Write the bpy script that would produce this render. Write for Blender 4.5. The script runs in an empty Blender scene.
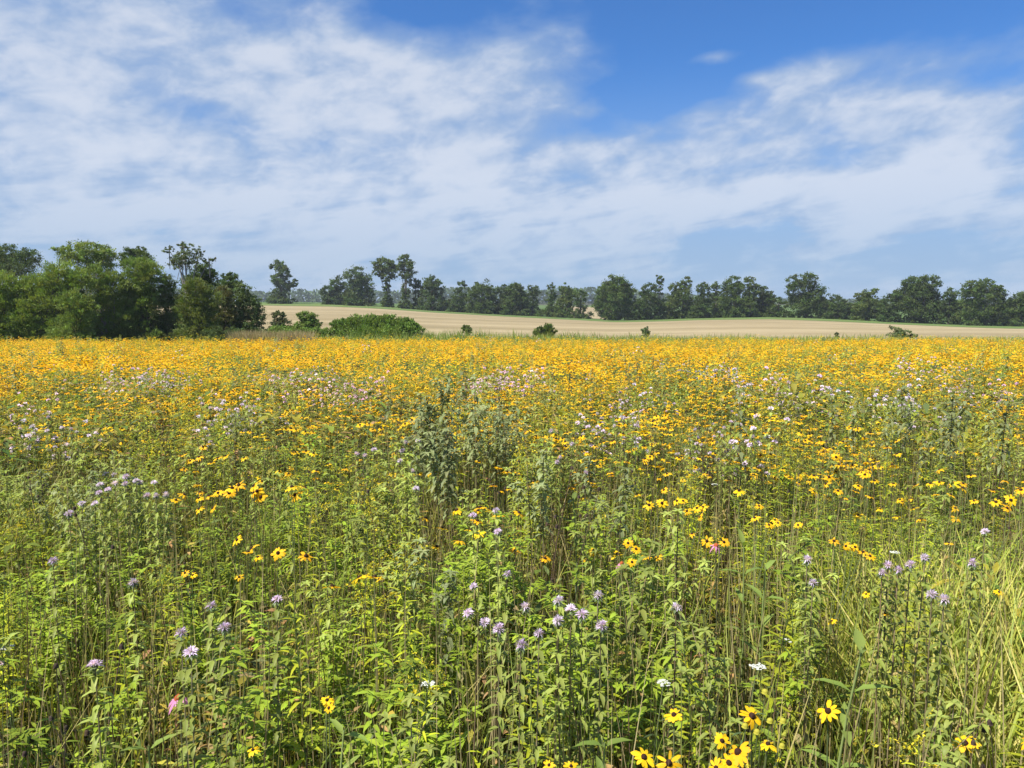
import bpy, math, random
import numpy as np
from mathutils import Vector, Matrix

R = math.radians
rs = np.random.RandomState(7)
random.seed(7)
scene = bpy.context.scene
COL = scene.collection

# ------------------------------------------------------------------ camera frame
F_PX = 768.0
CAM_Z = 1.65
PITCH = math.atan(84 / F_PX)
cP, sP = math.cos(PITCH), math.sin(PITCH)


def ray(px, py):
    a, b = (px - 512) / F_PX, (384 - py) / F_PX
    return np.array([a, cP + b * sP, -sP + b * cP])


def at(px, py, D):
    r = ray(px, py)
    r = r / r[1] * D
    return np.array([r[0], r[1], CAM_Z + r[2]])


# ------------------------------------------------------------------ terrain
TL = [(-400, 305, 260), (150, 304, 255), (270, 304, 250), (330, 305, 245), (377, 307, 238), (430, 311, 230), (500, 315, 222), (560, 318, 212),
      (616, 321, 200), (660, 320, 198), (700, 318.5, 196), (770, 317.5, 194), (830, 319.5, 188), (900, 323, 178),
      (960, 325.5, 168), (1010, 327, 160), (1400, 328, 150)]
_tu, _tz, _td = [], [], []
for px_, py_, D_ in TL:
    p_ = at(px_, py_, D_)
    _tu.append(p_[0] / p_[1]); _tz.append(p_[2]); _td.append(D_)
_tu, _tz, _td = map(np.array, (_tu, _tz, _td))


def smooth(t):
    t = np.clip(t, 0, 1)
    return t * t * (3 - 2 * t)


def H(x, y):
    """height of the land: gently falling meadow, a shallow dip, then the tilled slope up to the tree line"""
    x = np.asarray(x, float); y = np.asarray(y, float)
    near = np.interp(y, [-60, 0, 10, 45, 80], [1.0, 0, -0.29, -1.45, -2.32])
    u = np.clip(x / np.maximum(y, 20), -1.3, 1.3)
    D = np.interp(u, _tu, _td); zb = np.interp(u, _tu, _tz)
    t = (y - 80) / np.maximum(D - 80, 1)
    far = -2.32 + (zb + 2.32) * np.clip(t, 0, 1.15)
    far = far + (-1.2 - far) * smooth((y - 300) / 500)
    return np.where(y < 80, near, far)


def Hs(x, y):
    return float(H(x, y))


def drop(px, py, h=0.85):
    """where a flower head h above the ground shows at this pixel"""
    lo, hi = 0.8, 60.0
    r = ray(px, py); r = r / r[1]
    for _ in range(50):
        m = (lo + hi) / 2
        z = CAM_Z + r[2] * m
        if z > Hs(r[0] * m, m) + h: lo = m
        else: hi = m
    return np.array([r[0] * lo, lo, CAM_Z + r[2] * lo])


_lat = rs.rand(256, 256)


def vnoise(x, y, sc, ox=0.0):
    x = np.asarray(x) / sc + 37.3 + ox * 17.7; y = np.asarray(y) / sc + 11.9 + ox * 5.3
    xi = np.floor(x).astype(int); yi = np.floor(y).astype(int)
    fx, fy = smooth(x - xi), smooth(y - yi)
    g = lambda i, j: _lat[i % 256, j % 256]
    return (g(xi, yi) * (1 - fx) + g(xi + 1, yi) * fx) * (1 - fy) + (g(xi, yi + 1) * (1 - fx) + g(xi + 1, yi + 1) * fx) * fy


# ------------------------------------------------------------------ materials
def new_mat(name):
    m = bpy.data.materials.new(name); m.use_nodes = True
    nt = m.node_tree; nt.nodes.clear()
    return m, nt, nt.nodes, nt.links


def plant_mat(name, transl, rough, spec, vary=0.25):
    """colour of the leaf or petal itself from the mesh, varied a little from plant to plant"""
    m, nt, N, L = new_mat(name)
    out = N.new('ShaderNodeOutputMaterial')
    at_ = N.new('ShaderNodeAttribute'); at_.attribute_name = 'tint'
    oi = N.new('ShaderNodeObjectInfo')
    hv = N.new('ShaderNodeHueSaturation')
    mr = N.new('ShaderNodeMapRange'); mr.inputs['To Min'].default_value = 1 - vary; mr.inputs['To Max'].default_value = 1 + vary
    L.new(oi.outputs['Random'], mr.inputs['Value'])
    L.new(mr.outputs[0], hv.inputs['Value'])
    L.new(at_.outputs['Color'], hv.inputs['Color'])
    pb = N.new('ShaderNodeBsdfPrincipled')
    pb.inputs['Roughness'].default_value = rough
    pb.inputs['Specular IOR Level'].default_value = spec
    L.new(hv.outputs[0], pb.inputs['Base Color'])
    if transl > 0:
        tr = N.new('ShaderNodeBsdfTranslucent')
        mx2 = N.new('ShaderNodeMix'); mx2.data_type = 'RGBA'; mx2.blend_type = 'MULTIPLY'; mx2.inputs[0].default_value = 1
        mx2.inputs[7].default_value = (1.5, 1.45, 0.7, 1)
        L.new(hv.outputs[0], mx2.inputs[6]); L.new(mx2.outputs[2], tr.inputs['Color'])
        mx = N.new('ShaderNodeMixShader'); mx.inputs[0].default_value = transl
        L.new(pb.outputs[0], mx.inputs[1]); L.new(tr.outputs[0], mx.inputs[2]); L.new(mx.outputs[0], out.inputs['Surface'])
    else:
        L.new(pb.outputs[0], out.inputs['Surface'])
    return m


M_LEAF = plant_mat('leaf', 0.32, 0.5, 0.22)
M_STEM = plant_mat('stem', 0.0, 0.6, 0.3)
M_PETAL = plant_mat('petal', 0.30, 0.6, 0.2, 0.08)
M_CONE = plant_mat('flower_cone', 0.0, 0.85, 0.15, 0.1)
M_TREE = plant_mat('tree_leaf', 0.25, 0.6, 0.15, 0.12)
MATS = [M_LEAF, M_STEM, M_PETAL, M_CONE]
LEAF, STEM, PETAL, CONE = 0, 1, 2, 3


def ground_mat(name, stops, scale, stretch=(1, 1, 1), bump=0.3, rough=0.95):
    m, nt, N, L = new_mat(name)
    out = N.new('ShaderNodeOutputMaterial'); pb = N.new('ShaderNodeBsdfPrincipled')
    pb.inputs['Roughness'].default_value = rough; pb.inputs['Specular IOR Level'].default_value = 0.1
    tc = N.new('ShaderNodeTexCoord'); mp = N.new('ShaderNodeMapping'); mp.inputs['Scale'].default_value = stretch
    L.new(tc.outputs['Object'], mp.inputs['Vector'])
    n1 = N.new('ShaderNodeTexNoise'); n1.inputs['Scale'].default_value = scale; n1.inputs['Detail'].default_value = 8; n1.inputs['Roughness'].default_value = 0.7
    L.new(mp.outputs[0], n1.inputs['Vector'])
    n2 = N.new('ShaderNodeTexNoise'); n2.inputs['Scale'].default_value = scale * 0.07; n2.inputs['Detail'].default_value = 4
    L.new(mp.outputs[0], n2.inputs['Vector'])
    ad = N.new('ShaderNodeMath'); ad.operation = 'ADD'; L.new(n1.outputs[0], ad.inputs[0]); L.new(n2.outputs[0], ad.inputs[1])
    ha = N.new('ShaderNodeMath'); ha.operation = 'MULTIPLY'; ha.inputs[1].default_value = 0.5; L.new(ad.outputs[0], ha.inputs[0])
    cr = N.new('ShaderNodeValToRGB')
    while len(cr.color_ramp.elements) < len(stops): cr.color_ramp.elements.new(0.5)
    for e, (p, c) in zip(cr.color_ramp.elements, stops): e.position = p; e.color = (*c, 1)
    L.new(ha.outputs[0], cr.inputs[0]); L.new(cr.outputs[0], pb.inputs['Base Color'])
    bp = N.new('ShaderNodeBump'); bp.inputs['Strength'].default_value = bump; bp.inputs['Distance'].default_value = 0.1
    L.new(n1.outputs[0], bp.inputs['Height']); L.new(bp.outputs[0], pb.inputs['Normal'])
    L.new(pb.outputs[0], out.inputs['Surface'])
    return m


# ------------------------------------------------------------------ mesh builder (triangles, material index, own colour)
class MB:
    def __init__(s): s.V = []; s.T = []; s.M = []; s.C = []; s.n = 0

    def add(s, V, T, mat, col):
        V = np.asarray(V, float); T = np.asarray(T, int)
        s.V.append(V); s.T.append(T + s.n); s.M.append(np.full(len(T), mat, int))
        col = np.asarray(col, float)
        s.C.append(np.tile(col, (len(V), 1)) if col.ndim == 1 else col)
        s.n += len(V)

    def arrays(s):
        if not s.V: return np.zeros((0, 3)), np.zeros((0, 3), int), np.zeros(0, int), np.zeros((0, 3))
        return np.concatenate(s.V), np.concatenate(s.T), np.concatenate(s.M), np.concatenate(s.C)


def to_mesh(name, arr, mats=MATS, smooth_=False):
    V, T, M, C = arr
    me = bpy.data.meshes.new(name)
    me.vertices.add(len(V)); me.vertices.foreach_set('co', V.astype(np.float32).ravel())
    me.loops.add(T.size); me.loops.foreach_set('vertex_index', T.astype(np.int32).ravel())
    me.polygons.add(len(T)); me.polygons.foreach_set('loop_start', np.arange(0, T.size, 3, dtype=np.int32))
    used = sorted(set(M.tolist()))
    remap = np.zeros(max(used) + 1, np.int32)
    for i, u in enumerate(used): remap[u] = i; me.materials.append(mats[u])
    me.polygons.foreach_set('material_index', remap[M])
    a = me.attributes.new('tint', 'FLOAT_COLOR', 'POINT')
    a.data.foreach_set('color', np.c_[np.clip(C, 0, 1), np.ones(len(C))].astype(np.float32).ravel())
    me.update(calc_edges=True)
    if smooth_: me.polygons.foreach_set('use_smooth', np.ones(len(T), bool))
    return me


def tag(o, label=None, cat=None, group=None, kind=None):
    if label: o['label'] = label
    if cat: o['category'] = cat
    if group: o['group'] = group
    if kind: o['kind'] = kind
    return o


def obj(name, me, parent=None, loc=(0, 0, 0)):
    o = bpy.data.objects.new(name, me); COL.objects.link(o)
    o.location = loc
    if parent: o.parent = parent
    return o


def empty(name, loc, rz=0.0, s=1.0):
    o = bpy.data.objects.new(name, None); COL.objects.link(o)
    o.location = loc; o.rotation_euler = (0, 0, rz); o.scale = (s, s, s); o.empty_display_size = 0.05
    return o


# ------------------------------------------------------------------ plant pieces
def jit(c, a=0.15):
    return np.clip(np.array(c) * (1 + (rs.rand() - .5) * 2 * a) * (1 + (rs.rand(3) - .5) * a * .6), 0, 1)


def leaf(b, base, az, el, L, W, droop, col, lod, fold=0.3, mat=LEAF):
    base = np.asarray(base, float)
    ca, sa = math.cos(az), math.sin(az)
    side = np.array([-sa, ca, 0])
    ts = [0, .3, .68, 1] if lod == 0 else [0, .45, 1]
    ws = [0, 1, .72, 0] if lod == 0 else [0, 1, 0]
    p = base.copy(); pts = []; e = el
    for i, t in enumerate(ts):
        if i: 
            d = (t - ts[i - 1]) * L
            e = el - droop * (t + ts[i - 1]) / 2
            p = p + d * np.array([ca * math.cos(e), sa * math.cos(e), math.sin(e)])
        up = np.array([-ca * math.sin(e), -sa * math.sin(e), math.cos(e)])
        pts.append((p, up))
    if lod == 0:
        V = [pts[0][0]]
        for k in (1, 2):
            q, up = pts[k]; w = W * ws[k] / 2
            V += [q + side * w + up * w * fold, q, q - side * w + up * w * fold]
        V.append(pts[3][0])
        T = [(0, 2, 1), (0, 3, 2), (1, 2, 5), (1, 5, 4), (2, 3, 6), (2, 6, 5), (4, 5, 7), (5, 6, 7)]
    else:
        q, up = pts[1]; w = W / 2
        V = [pts[0][0], q + side * w, q - side * w, pts[2][0]]
        T = [(0, 2, 1), (1, 2, 3)]
    b.add(V, T, mat, col)


def tube(b, pts, r0, r1, col, n=4, mat=STEM):
    pts = [np.asarray(p, float) for p in pts]
    V = []; T = []
    m = len(pts)
    for i, p in enumerate(pts):
        d = pts[min(i + 1, m - 1)] - pts[max(i - 1, 0)]
        d = d / (np.linalg.norm(d) + 1e-9)
        a = np.cross(d, [0.31, 0.95, 0.05]); a /= np.linalg.norm(a) + 1e-9
        c = np.cross(d, a); r = r0 + (r1 - r0) * i / max(m - 1, 1)
        for k in range(n):
            t = 2 * math.pi * k / n
            V.append(p + r * (math.cos(t) * a + math.sin(t) * c))
    for i in range(m - 1):
        for k in range(n):
            A, B = i * n + k, i * n + (k + 1) % n
            T += [(A, B, B + n), (A, B + n, A + n)]
    b.add(V, T, mat, col)


def frame_of(n):
    n = np.asarray(n, float); n /= np.linalg.norm(n)
    a = np.cross(n, [0.2, 0.9, 0.4]); a /= np.linalg.norm(a)
    return a, np.cross(n, a), n


def rays_flower(b, c, n, R_, k, W, droop, col, lod, r0=0.15, colvar=0.12):
    """a ring of ray petals"""
    a, d, n = frame_of(n); c = np.asarray(c, float)
    ph = rs.rand() * 6.28
    for i in range(k):
        if k > 8 and rs.rand() < .07: continue
        t = ph + 2 * math.pi * (i + (rs.rand() - .5) * .7) / k
        e = a * math.cos(t) + d * math.sin(t); s = -a * math.sin(t) + d * math.cos(t)
        L = R_ * (0.76 + .38 * rs.rand()); w = W * (0.8 + .4 * rs.rand()) / 2; dr = droop * (0.2 + 1.5 * rs.rand())
        p0 = c + e * R_ * r0; p1 = c + e * L * .55 - n * L * dr * .25; p2 = c + e * L * .85 - n * L * dr * .62; p3 = c + e * L - n * L * dr
        tw = (rs.rand() - .5) * w * .9
        cc = np.array(col) * (1 + (rs.rand() - .5) * colvar)
        if lod == 0:
            V = [p0 + s * w * .4, p0 - s * w * .4, p1 + s * w + n * tw, p1 - s * w - n * tw, p2 + s * w * .8 + n * tw, p2 - s * w * .8 - n * tw, p3]
            b.add(V, [(0, 1, 3), (0, 3, 2), (2, 3, 5), (2, 5, 4), (4, 5, 6)], PETAL, cc)
        else:
            V = [p0, p1 + s * w + n * tw, p1 - s * w - n * tw, p3]
            b.add(V, [(0, 2, 1), (1, 2, 3)], PETAL, cc)


def dome(b, c, n, r, h, col, seg=8, rings=3, mat=CONE, bumpy=.0):
    a, d, n = frame_of(n); c = np.asarray(c, float)
    V = []; T = []
    for i in range(rings):
        f = i / rings * math.pi / 2
        for k in range(seg):
            t = 2 * math.pi * (k + .6 * (i % 2)) / seg
            q = 1 + (rs.rand() - .5) * bumpy
            V.append(c + q * r * math.cos(f) * (a * math.cos(t) + d * math.sin(t)) + n * h * math.sin(f) * q)
    V.append(c + n * h)
    for i in range(rings - 1):
        for k in range(seg):
            A, B = i * seg + k, i * seg + (k + 1) % seg
            T += [(A, B, B + seg), (A, B + seg, A + seg)]
    for k in range(seg): T.append(((rings - 1) * seg + k, (rings - 1) * seg + (k + 1) % seg, rings * seg))
    b.add(V, T, mat, col)


YEL = (0.81, 0.50, 0.010)
CONEC = (0.035, 0.016, 0.010)
LAV = (0.70, 0.58, 0.77)
SUNV = np.array([-0.5, -0.42, 0.76])


def susan_head(lod, b=None, cb=None, c=(0, 0, 0), n=(0, 0, 1), R_=0.033):
    b = b or MB(); cb = cb or b
    col = np.array(YEL) * np.array([1, .86 + .28 * rs.rand(), 1])
    if lod == 0:
        rays_flower(b, c, n, R_, rs.randint(9, 14), R_ * (.28 + .08 * rs.rand()), .10 + .45 * rs.rand(), col, 0)
        dome(cb, np.asarray(c) - np.asarray(n) * .002, n, R_ * .27, R_ * .33, CONEC, 9, 4, bumpy=.18)
    elif lod == 1:
        rays_flower(b, c, n, R_, 8, R_ * .55, .1 + .5 * rs.rand(), col, 1)
        dome(cb, c, n, R_ * .28, R_ * .34, CONEC, 5, 2)
    else:
        a, d, nn = frame_of(n); c = np.asarray(c, float)
        k = 6; V = [c + nn * R_ * .12]; ph = rs.rand() * 6
        for i in range(k):
            t = ph + 2 * math.pi * i / k; q = R_ * (.75 + .4 * rs.rand())
            V.append(c + q * (a * math.cos(t) + d * math.sin(t)) - nn * R_ * (.1 + .35 * rs.rand()))
        b.add(V, [(0, 1 + i, 1 + (i + 1) % k) for i in range(k)], PETAL, col)
        dome(b, c + nn * R_ * .08, nn, R_ * .28, R_ * .4, CONEC, 4, 1)
    return b, cb


def bergamot_head(lod, b=None, c=(0, 0, 0), n=(0, 0, 1), r=0.019):
    b = b or MB(); a, d, n = frame_of(n); c = np.asarray(c, float)
    col = np.array(LAV) * (0.85 + .3 * rs.rand()) * np.array([1, .92 + .16 * rs.rand(), 1])
    k = (58, 20, 8)[lod]; w = r * (.11, .24, .5)[lod]
    for i in range(k):
        t = 2.399 * i + rs.rand() * .6; f = math.acos(1 - (i + .5) / k * 1.15) if lod < 2 else rs.rand() * 1.3
        e = math.sin(f) * (a * math.cos(t) + d * math.sin(t)) + math.cos(f) * n
        s = np.cross(e, [.3, .5, .8] + rs.rand(3)); s /= np.linalg.norm(s)
        L = r * (.80 + .38 * rs.rand())
        p0 = c + e * r * .2; p1 = c + e * L * .7 + n * r * .1; p2 = c + e * L * 1.12 - n * r * .2 * rs.rand()
        cc = np.clip(col * (0.88 + .3 * rs.rand()), 0, .92)
        b.add([p0, p1 + s * w, p1 - s * w, p2], [(0, 2, 1), (1, 2, 3)], PETAL, cc)
    if lod < 2:
        dome(b, c - n * r * .15, n, r * .42, r * .5, (.16, .17, .09), 6, 2)
        for i in range((8, 4)[lod]):
            leaf(b, c - n * r * .2, i * 6.28 / (8, 4)[lod] + rs.rand(), -.1 - .3 * rs.rand(), r * 1.25, r * .5, .5, jit((.17, .22, .10)), 1)
    return b


def stem_curve(h, lean=.06, k=5):
    az = rs.rand() * 6.28; l = lean * rs.rand() * h * 1.5; w = (rs.rand(2) - .5) * .02
    out = []
    for i in range(k):
        t = i / (k - 1)
        out.append(np.array([math.cos(az) * l * t * t + w[0] * math.sin(3 * t), math.sin(az) * l * t * t + w[1] * math.sin(4 * t), h * t]))
    return out


def on(pts, t):
    f = t * (len(pts) - 1); i = min(int(f), len(pts) - 2)
    return pts[i] * (1 - f + i) + pts[i + 1] * (f - i)


G_SUSAN = (.200, .240, .028); G_BERG = (.245, .285, .062); G_GOLD = (.355, .385, .022); G_FORB = (.222, .292, .026)
G_STALK = (.215, .245, .105); DRY = (.36, .28, .10); YELLOWING = (.40, .40, .06); BROWN = (.12, .075, .035)


class Plant:
    """stem, foliage, heads: builders for the parts of one plant"""
    def __init__(s): s.stem = MB(); s.fol = MB(); s.heads = []


def make_susan(lod, nheads=None):
    P = Plant(); h = .70 + .22 * rs.rand()
    k = nheads or rs.randint(3, 8)
    base = stem_curve(h * .5, .05, 3)
    sc = jit((.11, .15, .05))
    if lod < 2: tube(P.stem, base, .0026, .002, sc, 4 if lod == 0 else 3)
    for i in range(k):
        t = i / max(k, 1) * 6.28 + rs.rand(); rr = .03 + .13 * rs.rand()
        top = base[-1] + np.array([math.cos(t) * rr, math.sin(t) * rr, h * (.34 + .18 * rs.rand())])
        mid = (on(base, .6 + .4 * rs.rand()) * .45 + top * .55) + np.array([math.cos(t) * rr * .25, math.sin(t) * rr * .25, -.02])
        if lod < 2: tube(P.stem, [on(base, .75), mid, top], .0017, .0014, sc, 3)
        n = np.array([0, 0, 1.]) + SUNV * .75 + (rs.rand(3) - .5) * .9
        n /= np.linalg.norm(n)
        P.heads.append((top, n, .028 + .009 * rs.rand()))
        if lod == 0:
            for _ in range(2):
                leaf(P.fol, (top + mid) / 2 - [0, 0, .03 * rs.rand()], rs.rand() * 6.28, .6, .03, .007, .8, jit(G_SUSAN), 0)
    for i in range((16, 10, 4)[lod]):
        t = .1 + .85 * rs.rand()
        leaf(P.fol, on(base, t), 2.4 * i + rs.rand(), .5 * rs.rand() + .1, (.075 + .04 * rs.rand()) * (1, 1, 1.5)[lod], (.02 + .006 * rs.rand()) * (1, 1, 1.6)[lod], 1.0 * rs.rand() + .3,
             jit(G_SUSAN) if rs.rand() > .12 else jit(YELLOWING), min(lod, 1))
    return P


def make_bergamot(lod, bloom=True, stalk=False):
    P = Plant(); h = (.74 + .26 * rs.rand()) * (1.08 if stalk else 1)
    st = stem_curve(h, .07, 5)
    sc = jit((.20, .165, .085), .25) if rs.rand() < .6 else jit((.10, .065, .045), .25)
    tube(P.stem, st, .0028, .0018, sc, 4 if lod == 0 else 3)
    g = G_STALK if stalk else G_BERG
    g = np.array(g) * (.85 + .4 * rs.rand())
    step = (.031, .044, .070)[lod]; z = h * (.40 + .2 * rs.rand()) if not stalk else h * (.56 + .14 * rs.rand()); i = 0
    if stalk: step *= .75
    L0 = (.051 + .018 * rs.rand()) * (1.15 if stalk else 1) * (1, 1.1, 1.5)[lod]
    while z < h - .01:
        t = z / h; az0 = i * math.pi / 2 + rs.rand() * .4
        low = t < .5
        for s in (0, math.pi):
            if low and rs.rand() < .35: continue
            col = jit(g)
            if low and rs.rand() < .65: col = jit(DRY if rs.rand() < .65 else YELLOWING, .3)
            q = (.7 + .3 * math.sin(math.pi * min(1, (t - .25) / .75)))
            leaf(P.fol, on(st, t), az0 + s + (rs.rand() - .5) * (.5 if not stalk else 1.6), (.25 if not stalk else .40) - (1.0 if low and not stalk else .45) * rs.rand(), L0 * q * (.85 + .3 * rs.rand()), L0 * .27 * (.9 + .3 * rs.rand()), (.9 if not stalk else 1.1) + .7 * rs.rand(), col, min(lod, 1))
            if not low and rs.rand() < (.75, .5, .25)[lod]:   # small axillary leaves / side shoots
                p = on(st, t)
                for _ in range((3, 2, 1)[lod]):
                    leaf(P.fol, p + [0, 0, .004], az0 + s + (rs.rand() - .5) * 1.6, .7 * rs.rand() + .1, L0 * .45, L0 * .16, .6, jit(g * 1.12), 1)
        z += step * (.85 + .3 * rs.rand()); i += 1
    tops = [(st[-1], np.array([0, 0, 1.]) + (rs.rand(3) - .5) * .6)]
    if True:
        for _ in range(rs.randint(2, 6)):
            t = .62 + .28 * rs.rand(); a = rs.rand() * 6.28; l = (.09 + .10 * rs.rand()) * (1.25 - t) * 2
            p = on(st, t); q = p + [math.cos(a) * l * .55, math.sin(a) * l * .55, l * .9]
            tube(P.stem, [p, q], .0015, .0012, sc, 3)
            for s in range((12, 8, 3)[lod]):
                f = .25 + .75 * rs.rand()
                leaf(P.fol, p * (1 - f) + q * f, rs.rand() * 6.28, .3 * rs.rand(), L0 * .62, L0 * .2, 1.0, jit(g * 1.05), min(lod, 1))
            tops.append((q, np.array([math.cos(a) * .3, math.sin(a) * .3, 1.]) + (rs.rand(3) - .5) * .4))
    for p, n in tops:
        if bloom: P.heads.append((p, n / np.linalg.norm(n), .0125 + .005 * rs.rand()))
        else:
            for s in range((7, 5, 3)[lod]): leaf(P.fol, p, s * 6.28 / 7 + rs.rand(), .7 - .7 * rs.rand(), L0 * .55, L0 * .2, .9, jit(g * 1.2), min(lod, 1))
    return P


def make_goldenrod(lod, yellow=False):
    P = Plant(); h = .72 + .3 * rs.rand()
    st = stem_curve(h, .10, 5); sc = jit((.13, .17, .05), .25)
    tube(P.stem, st, .0026, .0014, sc, 4 if lod == 0 else 3)
    g = np.array(G_GOLD) * (.8 + .45 * rs.rand()); z = h * (.2 + .15 * rs.rand()); i = 0
    stp = (.0125, .022, .05)[lod]
    while z < h * .97:
        t = z / h
        col = jit(g) if t > .42 or rs.rand() > .4 else jit(DRY if rs.rand() < .5 else YELLOWING, .3)
        q = (1.1 - .65 * max(0, (t - .55) / .45))
        leaf(P.fol, on(st, t), 2.4 * i + rs.rand() * .4, .55 - .7 * (1 - t) * rs.rand(), (.070 + .02 * rs.rand()) * q * (1, 1.1, 1.6)[lod], (.0115 + .004 * rs.rand()) * q * (1, 1.3, 2.2)[lod], .5 + .8 * rs.rand(), col, min(lod, 1))
        z += stp * (.8 + .4 * rs.rand()); i += 1
    if yellow or rs.rand() < .25:
        pc = np.array((.62, .52, .03)) if yellow else np.array((.26, .30, .04))
        pl = MB()
        for k in range((11, 8, 5)[lod]):
            a = rs.rand() * 6.28; l = (.05 + .07 * rs.rand()); p = on(st, .86 + .14 * rs.rand())
            pts = [p, p + [math.cos(a) * l * .6, math.sin(a) * l * .6, l * .55], p + [math.cos(a) * l * 1.1, math.sin(a) * l * 1.1, l * .5]]
            if lod == 0: tube(pl, pts, .0009, .0006, sc, 3)
            for s in range((22, 12, 5)[lod]):
                f = .15 + .85 * rs.rand(); c = on(pts, f) + (rs.rand(3) - .5) * .008 + [0, 0, .003]
                r = (.0030, .0042, .009)[lod] * (.7 + .6 * rs.rand()); v = (rs.rand(3, 3) - .5) * 2 * r * 1.6
                pl.add(c + v, [(0, 1, 2)], PETAL, jit(pc, .25))
        P.plume = pl
    return P


def make_forb(lod):
    P = Plant(); h = .50 + .3 * rs.rand(); st = stem_curve(h, .12, 5); sc = jit((.10, .14, .05))
    tube(P.stem, st, .0026, .0013, sc, 3)
    g = np.array(G_FORB) * (.75 + .5 * rs.rand())
    for k in range((11, 8, 4)[lod]):
        t = .3 + .7 * rs.rand(); a = k * 2.4; l = .08 + .12 * rs.rand() * (1.3 - t)
        p = on(st, t); q = p + [math.cos(a) * l * .8, math.sin(a) * l * .8, l * .75]
        if lod < 2: tube(P.stem, [p, q], .0013, .0009, sc, 3)
        for s in range((15, 8, 3)[lod]):
            f = .15 + .85 * rs.rand()
            leaf(P.fol, p * (1 - f) + q * f, rs.rand() * 6.28, .5 * rs.rand(), (.032 + .022 * rs.rand()) * (1, 1.2, 1.9)[lod], (.010 + .005 * rs.rand()) * (1, 1.2, 1.9)[lod], .7, jit(g, .2), min(lod, 1), .15)
    return P


def make_milkweed():
    P = Plant(); h = .78 + .12 * rs.rand(); st = stem_curve(h, .05, 5)
    tube(P.stem, st, .005, .003, (.20, .25, .08), 5)
    for i in range(5):
        t = .40 + .58 * i / 4
        for s in (0, math.pi):
            leaf(P.fol, on(st, t), i * 1.57 + s + rs.rand() * .3, .75 - .3 * rs.rand(), .085 + .03 * rs.rand(), .022 + .008 * rs.rand(), .4 + .4 * rs.rand(), jit((.20, .27, .055), .12), 0, .45)
    return P


def make_dead(lod):
    P = Plant(); h = .72 + .3 * rs.rand(); st = stem_curve(h, .10, 4); sc = jit((.060, .042, .030), .4)
    tube(P.stem, st, .0022, .0012, sc, 3)
    tops = [st[-1]]
    for _ in range(rs.randint(1, 5)):
        t = .6 + .35 * rs.rand(); a = rs.rand() * 6.28; l = .06 + .1 * rs.rand(); p = on(st, t); q = p + [math.cos(a) * l * .5, math.sin(a) * l * .5, l]
        tube(P.stem, [p, q], .0012, .0009, sc, 3); tops.append(q)
    for q in tops: dome(P.fol, q - [0, 0, .004], (0.1, 0, 1), .007, .013, jit((.05, .034, .024), .3), 6, 3, bumpy=.3)
    return P


def make_coneflower():
    P = Plant(); h = .68; st = stem_curve(h, .04, 4); tube(P.stem, st, .003, .0022, (.12, .13, .06), 4)
    for i in range(8): leaf(P.fol, on(st, .1 + .6 * i / 8), i * 2.4, .4, .10, .026, 1.1, jit(G_SUSAN), 0)
    P.heads.append((st[-1], np.array([0, -.15, 1.]), .034))
    return P


def coneflower_head():
    b, cb = MB(), MB()
    rays_flower(b, (0, 0, 0), (0, 0, 1), .027, 13, .008, .95, (.60, .25, .44), 0)
    dome(cb, (0, 0, -.004), (0, 0, 1), .011, .013, (.32, .08, .025), 10, 4, bumpy=.3)
    return b, cb


def make_yarrow(lod=0):
    P = Plant(); h = .6 + .2 * rs.rand(); st = stem_curve(h, .08, 4); tube(P.stem, st, .002, .0014, (.12, .14, .06), 3)
    for i in range(14): leaf(P.fol, on(st, .1 + .8 * i / 14), i * 2.4, .5, .05, .008, .8, jit((.09, .13, .05)), min(lod, 1))
    b = MB(); top = st[-1]
    for _ in range(45):
        a, rr = rs.rand() * 6.28, .019 * math.sqrt(rs.rand()); c = top + [rr * math.cos(a), rr * math.sin(a), -rr * rr * 8 + .002 * rs.rand()]
        r = .0024 + .0013 * rs.rand()
        V = [c + [0, 0, .0012]] + [c + [r * math.cos(k * 1.0472), r * math.sin(k * 1.0472), 0] for k in range(6)]
        b.add(V, [(0, 1 + k, 1 + (k + 1) % 6) for k in range(6)], PETAL, np.array((.66, .67, .62)) * (.85 + .2 * rs.rand()))
    P.bloom = b
    return P


def joined(P, lod, kind):
    """all of a plant in one mesh builder (for plants too far off to show their parts, and for the mass)"""
    b = MB()
    for s in (P.stem, P.fol, getattr(P, 'plume', None), getattr(P, 'bloom', None)):
        if s is not None and s.n:
            V, T, M, C = s.arrays(); b.V.append(V); b.T.append(T + b.n); b.M.append(M); b.C.append(C); b.n += len(V)
    for p, n, r in P.heads:
        if kind == 'susan': susan_head(lod, b, b, p, n, r * (1, .88, 1.05)[lod])
        else: bergamot_head(lod, b, p, n, r * (1, 1.3, 1.6)[lod])
    return b.arrays()


def scatter(temps, pos, rotz, scl, tint, which):
    """copies of the template arrays at many places, as one set of arrays"""
    out = [[], [], [], []]; n = 0
    for k, (V, T, M, C) in enumerate(temps):
        idx = np.where(which == k)[0]
        if not len(idx): continue
        c, s = np.cos(rotz[idx])[:, None], np.sin(rotz[idx])[:, None]
        sc = scl[idx][:, None]
        x = (V[None, :, 0] * c - V[None, :, 1] * s) * sc + pos[idx, 0][:, None]
        y = (V[None, :, 0] * s + V[None, :, 1] * c) * sc + pos[idx, 1][:, None]
        z = V[None, :, 2] * sc + pos[idx, 2][:, None]
        out[0].append(np.stack([x, y, z], -1).reshape(-1, 3))
        off = (np.arange(len(idx)) * len(V))[:, None, None] + n
        out[1].append((T[None] + off).reshape(-1, 3)); out[2].append(np.tile(M, len(idx)))
        out[3].append((C[None] * tint[idx][:, None, :]).reshape(-1, 3))
        n += len(V) * len(idx)
    return [np.concatenate(o) for o in out]


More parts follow.
